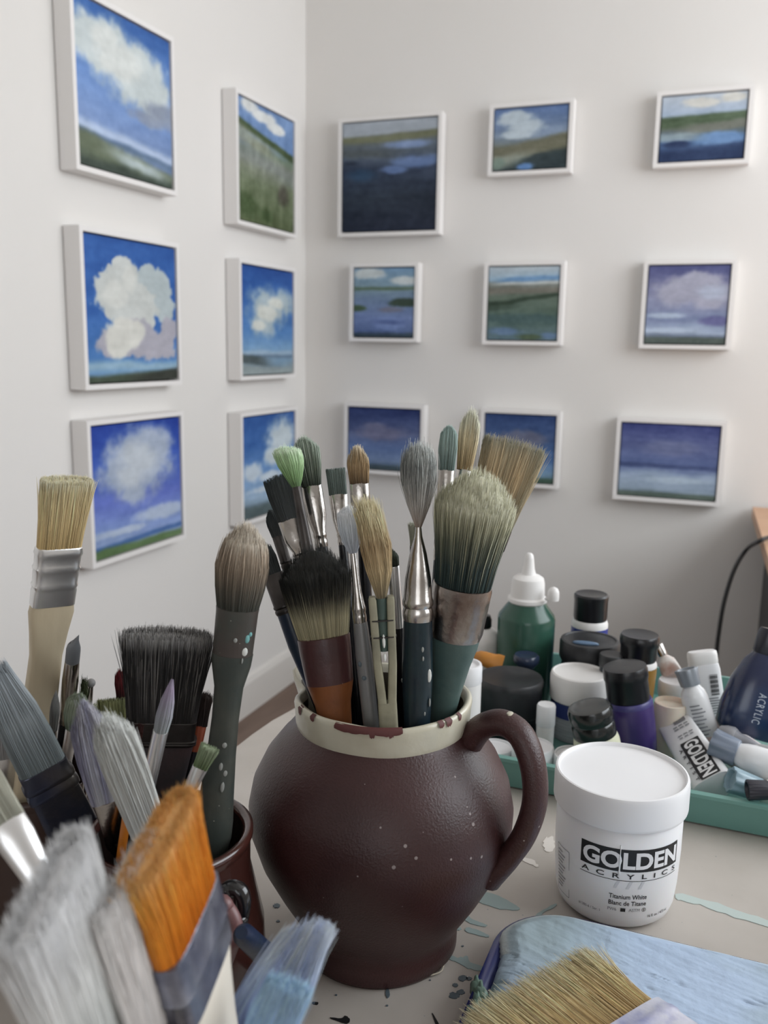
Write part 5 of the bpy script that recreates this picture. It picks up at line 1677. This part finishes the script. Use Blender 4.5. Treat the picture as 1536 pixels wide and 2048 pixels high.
# flat white tube with the big logo
A_, B_ = on_y(1345, 1440, .875), on_y(1430, 1576, .784)
u_ = nrm(B_ - A_); s = depth_of((A_ + B_) / 2) / F_PX
vw = nrm((A_ + B_) / 2 - CAM)
X_ = nrm(np.cross(u_, vw)); X_ = X_ if X_ @ CM[:, 0] > 0 else -X_
N_ = np.cross(u_, X_); N_ = N_ if N_ @ vw < 0 else -N_
gt = thing('paint_tube', 'flat white tube with large black logo block slanting down to the tray front', 'paint tube', B_, 'paint pots and tubes in the teal tray')
L_ = np.linalg.norm(B_ - A_)
axis_loft('body', [A_, A_ + u_ * .004, A_ + u_ * L_ * .5, A_ + u_ * L_], u_, X_, [(33 * s, .0014), (35 * s, .003), (38 * s, .009), (40 * s, .013)], M_TUBEW, gt, 3.5, 36)
axis_loft('crimp', [A_ - u_ * .006, A_ + u_ * .001], u_, X_, [(33 * s, .0016), (33 * s, .0017)], M_STEEL, gt, 6, 20)


def gfn(al, ac):
    def fn(x, y):
        d = al + x
        th_ = np.interp(d / L_, [0, .03, .5, 1], [.0016, .0034, .0094, .0134])
        return A_ + u_ * d + X_ * (ac + y) * 1 + N_ * (th_ * (1 - ((ac + y) / (41 * s)) ** 4 * .35) + .0004)
    return fn


lg = patch(L_ * .44, L_ * .99, -.0095, .0085, gfn(0, .0035), M_INK, gt, 'logo_block', 10)
lettering('GOLDEN', gfn(L_ * .715, .0030), L_ * .52, .0142, M_WINK, lg, bold=.035)
lettering('A  R  T  I  S  T', gfn(L_ * .74, -.0085), L_ * .46, .0030, M_INK, gt, bold=.01)
patch(L_ * .46, L_ * .97, -.0007, .0, gfn(0, -.0058), M_INK, gt, 'printed_rule', 8)
patch(L_ * .06, L_ * .13, -.003, .009, gfn(0, .002), M_INKG, gt, 'printed_block', 4)
for k in range(3):
    patch(L_ * .17, L_ * .185, -.005 + .0055 * k, -.001 + .0055 * k, gfn(0, .001), M_PRINT, gt, 'small_print_line', 3)
    patch(L_ * .21, L_ * .225, -.005 + .0055 * k, -.0005 + .0055 * k, gfn(0, .001), M_PRINT, gt, 'small_print_line', 3)
    patch(L_ * .32, L_ * .333, -.005 + .0055 * k, -.001 + .0055 * k, gfn(0, .001), M_PRINT, gt, 'small_print_line', 3)
    patch(L_ * .36, L_ * .373, -.005 + .0055 * k, -.0015 + .0055 * k, gfn(0, .001), M_PRINT, gt, 'small_print_line', 3)
paint_tube('translucent white tube with a pink smudge lying behind the logo tube', (1575, 1562), (1398, 1452), .826, .905, 34, .14, .6, M_GREYC, mat('tube_pinkish', (222, 218, 218), .35, rgb2=(206, 170, 172), nscale=22, nmix=.62), wide=.9)
paint_tube('white tube with a slate scalloped cap lying on the logo tube', (1424, 1486), (1570, 1545), .815, .80, 29, .36, .98, mat('slate_cap', (120, 130, 146), .3), M_TUBEW, True, 1.0)
paint_tube('white tube with a pale blue scalloped cap at the tray front', (1460, 1558), (1605, 1612), .774, .795, 31, .42, .78, mat('pale_blue_cap', (140, 164, 176), .3), mat('tube_ivory', (226, 222, 214), .4), True, 1.0)
paint_tube('dark tube with a ribbed black cap at the right edge of the tray front', (1494, 1580), (1640, 1580), .750, .765, 27, .3, .72, mat('ribbed_black', (38, 38, 48), .35), plain((30, 32, 44), .35), knurl=True)
paint_tube('pale grey tube with a black ring mark at the right edge behind the ribbed cap', (1620, 1540), (1478, 1512), .82, .845, 30, .2, .6, M_GREYC, mat('tube_grey', (196, 196, 196), .35, rgb2=(150, 150, 150), nscale=20), wide=.8)
# grey cone nozzle cap
A_, B_ = on_y(1526, 1498, .845), on_y(1452, 1480, .855)
lathe_t = thing('nozzle_cap', 'grey cone-shaped nozzle cap lying beneath the navy bottle', 'cap', B_, 'paint pots and tubes in the teal tray')
Ln = np.linalg.norm(A_ - B_)
s = depth_of(A_) / F_PX
lathe('flange', B_, A_ - B_, [(27 * s, -.006), (30 * s, 0), (30 * s, .006), (26 * s, .009)], plain((132, 132, 136), .35), lathe_t, 30)
lathe('cone', B_, A_ - B_, [(26 * s, .008), (20 * s, .013), (17 * s, Ln * .55), (6 * s, Ln * .96), (2 * s, Ln)], plain((120, 121, 127), .35), lathe_t, 26)
# navy bottle with lettering
A_, B_ = on_y(1556, 1262, .915), on_y(1492, 1468, .890)
nb, nbm = vessel('acrylic_bottle', 'big navy blue bottle lettered in white, leaning at the right edge', 'bottle', A_, B_, 1262, [
    ('body', mat('bottle_navy', (26, 36, 68), .25, rgb2=(34, 62, 98), nscale=16, nmix=.66, coat=.3), [(56, 1468), (64, 1458), (66, 1420), (60, 1370), (46, 1330), (34, 1312)]),
    ('cap', mat('cap_ink', (36, 38, 48), .3), [(32, 1314), (36, 1308), (36, 1272), (33, 1263), (22, 1262)])], px_axis=(1262, 1468), flat=.62, e=2.6, hint=CM[:, 0])
nu = nrm(B_ - A_); nX = nrm(CM[:, 0] - (CM[:, 0] @ nu) * nu); nN = np.cross(nu, nX)
nN = nN if nN @ (A_ - CAM) < 0 else -nN
s = depth_of(B_) / F_PX
Ln = np.linalg.norm(A_ - B_)


def nfn2(x, y):
    d = Ln * .72 + x
    ac = -8 * s + y
    half = 66 * s * np.interp(d / Ln, [.3, .5, .77, 1], [.6, .88, 1, .9])
    k = (1 - min(abs(ac) / half, .98) ** 2.6) ** (1 / 2.6)
    return A_ + nu * d + nX * ac + nN * (half * .62 * k + .0006)


lettering('ACRYLIC', nfn2, 60 * s, 16 * s, mat('pale_ink', (176, 184, 196), .5), nb, bold=.002, space=1.18)

# ------------------------------------------------------------------ wooden easel board and cable beyond the table
M_PLY = mat('ply_wood', (206, 166, 134), .45, rgb2=(190, 148, 116), nscale=8, stretch=(1, 1, 6))
dk_ = thing('wooden_desk', 'pale wooden desk with a dark pedestal at the right edge against the back wall', 'desk', (.7, 2.1, 0))
prism('desk_top', [(.056, YB - .018), (.118, 1.15), (1.26, 1.15), (1.26, YB - .018)], .675, .705, M_PLY, dk_)
prism('pedestal', [(.098, 2.64), (.150, 1.30), (.62, 1.30), (.62, 2.64)], 0, .675, plain((52, 52, 54), .6), dk_)
for x_, y_ in ((1.2, 1.25), (1.2, 2.62)):
    box('leg', (x_, y_, 0), (x_ + .05, y_ + .05, .675), plain((52, 52, 54), .6), dk_)
cb = [on(1680, 1064, -.028), on(1590, 1064, -.028), on(1540, 1074, -.026), on(1520, 1082, -.024), at(1494, 1098, 2.20), at(1469, 1138, 2.17), at(1449, 1200, 2.15), at(1438, 1262, 2.15), at(1432, 1320, 2.15), at(1431, 1400, 2.15)]
cb.append(np.array([cb[-1][0] - .03, cb[-1][1], .30])); cb.append(np.array([cb[-1][0] - .03, cb[-1][1] + .03, .02])); cb.append(np.array([cb[-1][0] - .10, cb[-1][1] + .10, .006])); cb.append(np.array([cb[-1][0] - .25, cb[-1][1] + .16, .006]))
tag(tube('power_cable', cb, .0050, plain((40, 40, 42), .5), None, 8), 'thin black cable curving down in front of the back wall', 'cable')

# ------------------------------------------------------------------ paint-crusted palette tray with a flat brush on it
pal = thing('palette', 'navy palette tray buried under a wrinkled skin of dried pale blue paint', 'palette', (.06, .44, T))
PX0, PX1, PY0, PY1 = -.118, .24, .33, .556


def pal_ring(o, z, r=.045):
    return np.array([(x, y, T + z) for x, y in rounded(PX0 - o, PX1 + o, PY0 - o, PY1 + o, (r + o,) * 4, 12)])


v, f = loft_vf([pal_ring(-.020, 0), pal_ring(-.012, .001), pal_ring(-.003, .012), pal_ring(.001, .0165), pal_ring(.0015, .0185), pal_ring(-.001, .0190), pal_ring(-.004, .0175), pal_ring(-.014, .008), pal_ring(-.03, .006)])
build('dish', v, f, mat('navy_enamel', (28, 36, 88), .25, coat=.4), pal, sharp=60)
NS = 300
gy, gx = np.mgrid[0:NS, 0:NS] / (NS - 1)
NG_old = NG
NG = NS
n1, n2, n3 = fbm(71, 4, 4), fbm(72, 5, 26, ang=-.55), fbm(73, 30, 6, ang=.2)
n4 = fbm(74, 9, 9)
n5 = fbm(75, 7, 60, 3, ang=-.45)
NG = NG_old
x = PX0 + .002 + (PX1 - PX0 - .004) * gx; y = PY0 + .002 + (PY1 - PY0 - .001) * gy
# signed distance to the rounded border
cx, cy, hx, hy, rc = (PX0 + PX1) / 2, (PY0 + PY1) / 2, (PX1 - PX0) / 2, (PY1 - PY0) / 2, .045
qx, qy = np.abs(x - cx) - hx + rc, np.abs(y - cy) - hy + rc
sd = np.hypot(np.maximum(qx, 0), np.maximum(qy, 0)) + np.minimum(np.maximum(qx, qy), 0) - rc
ins = np.interp(y, [.44, .50, .52], [.008, .006, -.001]) * (x < cx) + -.001 * (x >= cx)
d_in = -(sd + ins + .004 * n4 * (y < .5))
edge = np.clip(d_in / .012, 0, 1)
z = .0165 + .0085 * edge ** .5 + .006 * n1 * edge + .0016 * n2 * edge + .0018 * n3 * edge * (x < -.05) + .0007 * n5 * edge - .0022 * np.clip(1 - np.abs(n5) * 16, 0, 1) * ss(n4, .02, .14) * edge
z = np.where(d_in < 0, .008, z)
base_c = np.zeros((NS, NS, 3)) + lin((178, 198, 224))
g_ = np.clip(ss(-x, .02, .09) * ss(y, .44, .52) + .7 * ss(n1, -.05, .25), 0, 1)[..., None]
base_c = base_c * (1 - g_) + lin((156, 174, 182)) * g_
w_ = (ss(d_in, -.001, .001) * (1 - ss(d_in, .003, .008)) * (y > .5))[..., None] * .7
base_c = base_c * (1 - w_) + lin((214, 220, 216)) * w_
k_ = (np.clip(1 - np.abs(n5) * 24, 0, 1) * ss(n4, .04, .14))[..., None] * .55
base_c = base_c * (1 - k_) + lin((92, 106, 120)) * k_
e_ = (ss(x, PX0 - .01, PX0 + .004) * (1 - ss(x, PX0 + .010, PX0 + .02)) * (1 - ss(y, .46, .49)))[..., None] * .8
base_c = base_c * (1 - e_) + lin((92, 116, 106)) * e_
keep = d_in > -.0022
idx = -np.ones((NS, NS), int)
idx[keep] = np.arange(keep.sum())
vs = np.stack([x[keep], y[keep], T + z[keep]], 1)
fs = [(idx[i, j], idx[i, j + 1], idx[i + 1, j + 1], idx[i + 1, j]) for i in range(NS - 1) for j in range(NS - 1) if keep[i, j] and keep[i, j + 1] and keep[i + 1, j + 1] and keep[i + 1, j]]
M_SKIN = attr_mat('dried_paint_skin', .5, .3, 200, .4)
sk_o = build('paint_skin', vs, fs, M_SKIN, pal, col=base_c[keep])
rg = np.random.default_rng(8)
for k in range(7):
    c = on(948 + rg.uniform(0, 22) - k * 2, 1975 + k * 13, .020)
    r1 = rg.uniform(.002, .0036)
    a_ = rg.uniform(.2, .9)
    e1, e2 = np.array([math.cos(a_), math.sin(a_), .15]), np.array([-math.sin(a_), math.cos(a_), .3])
    rings = []
    for h, q in ((-.006, 1.0), (-.001, 1.0), (.0012, .8), (.002, .4)):
        rgk = ring(c + np.array([0, 0, h]), e1, e2, q * r1, q * r1 * 2.2, 14)
        rings.append(rgk + (rgk - c) * (.22 * np.sin(np.arange(14) * 2.3 + k))[:, None])
    build('dried_lump', *loft_vf(rings), mat('dried_green', (122, 146, 134), .5, rgb2=(72, 98, 84), nscale=160), pal)
# flat brush resting on it
c0, c1 = on(1168, 1904, .0375), on(945, 2050, .0375)
rt0 = on(1313, 2000, .0405)
ax = rt0 - c0
A_ = (c0 + c1) / 2; R_ = A_ + ax
u_ = nrm(A_ - R_); X_ = nrm((c0 - c1) - ((c0 - c1) @ u_) * u_)
hw = float(abs((c0 - c1) @ X_)) / 2
pb_ = thing('paint_brush', 'wide blond bristle brush with blue-smeared ferrule lying on the palette', 'brush', R_)
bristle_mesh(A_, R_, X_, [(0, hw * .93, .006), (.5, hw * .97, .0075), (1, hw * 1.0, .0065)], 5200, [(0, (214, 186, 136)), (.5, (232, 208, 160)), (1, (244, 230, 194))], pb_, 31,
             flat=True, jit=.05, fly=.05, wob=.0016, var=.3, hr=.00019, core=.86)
ux = -u_
axis_loft('ferrule', [R_ - ux * .0005, R_, R_ + ux * .006, R_ + ux * .008, R_ + ux * .012, R_ + ux * .014, R_ + ux * .03, R_ + ux * .045], u_, X_,
          [(hw * .94, .0065), (hw * .96, .0075), (hw * .96, .0075), (hw * .97, .0082), (hw * .97, .0082), (hw * .95, .0075), (hw * .93, .0085), (hw * .9, .0085)], M_PAINTFER, pb_, 6, 32)
axis_loft('handle', [R_ + ux * .043, R_ + ux * .06, R_ + ux * .10, R_ + ux * .16], u_, X_, [(hw * .86, .0075), (hw * .7, .008), (hw * .4, .008), (hw * .35, .007)], M_WOODP, pb_, 4)
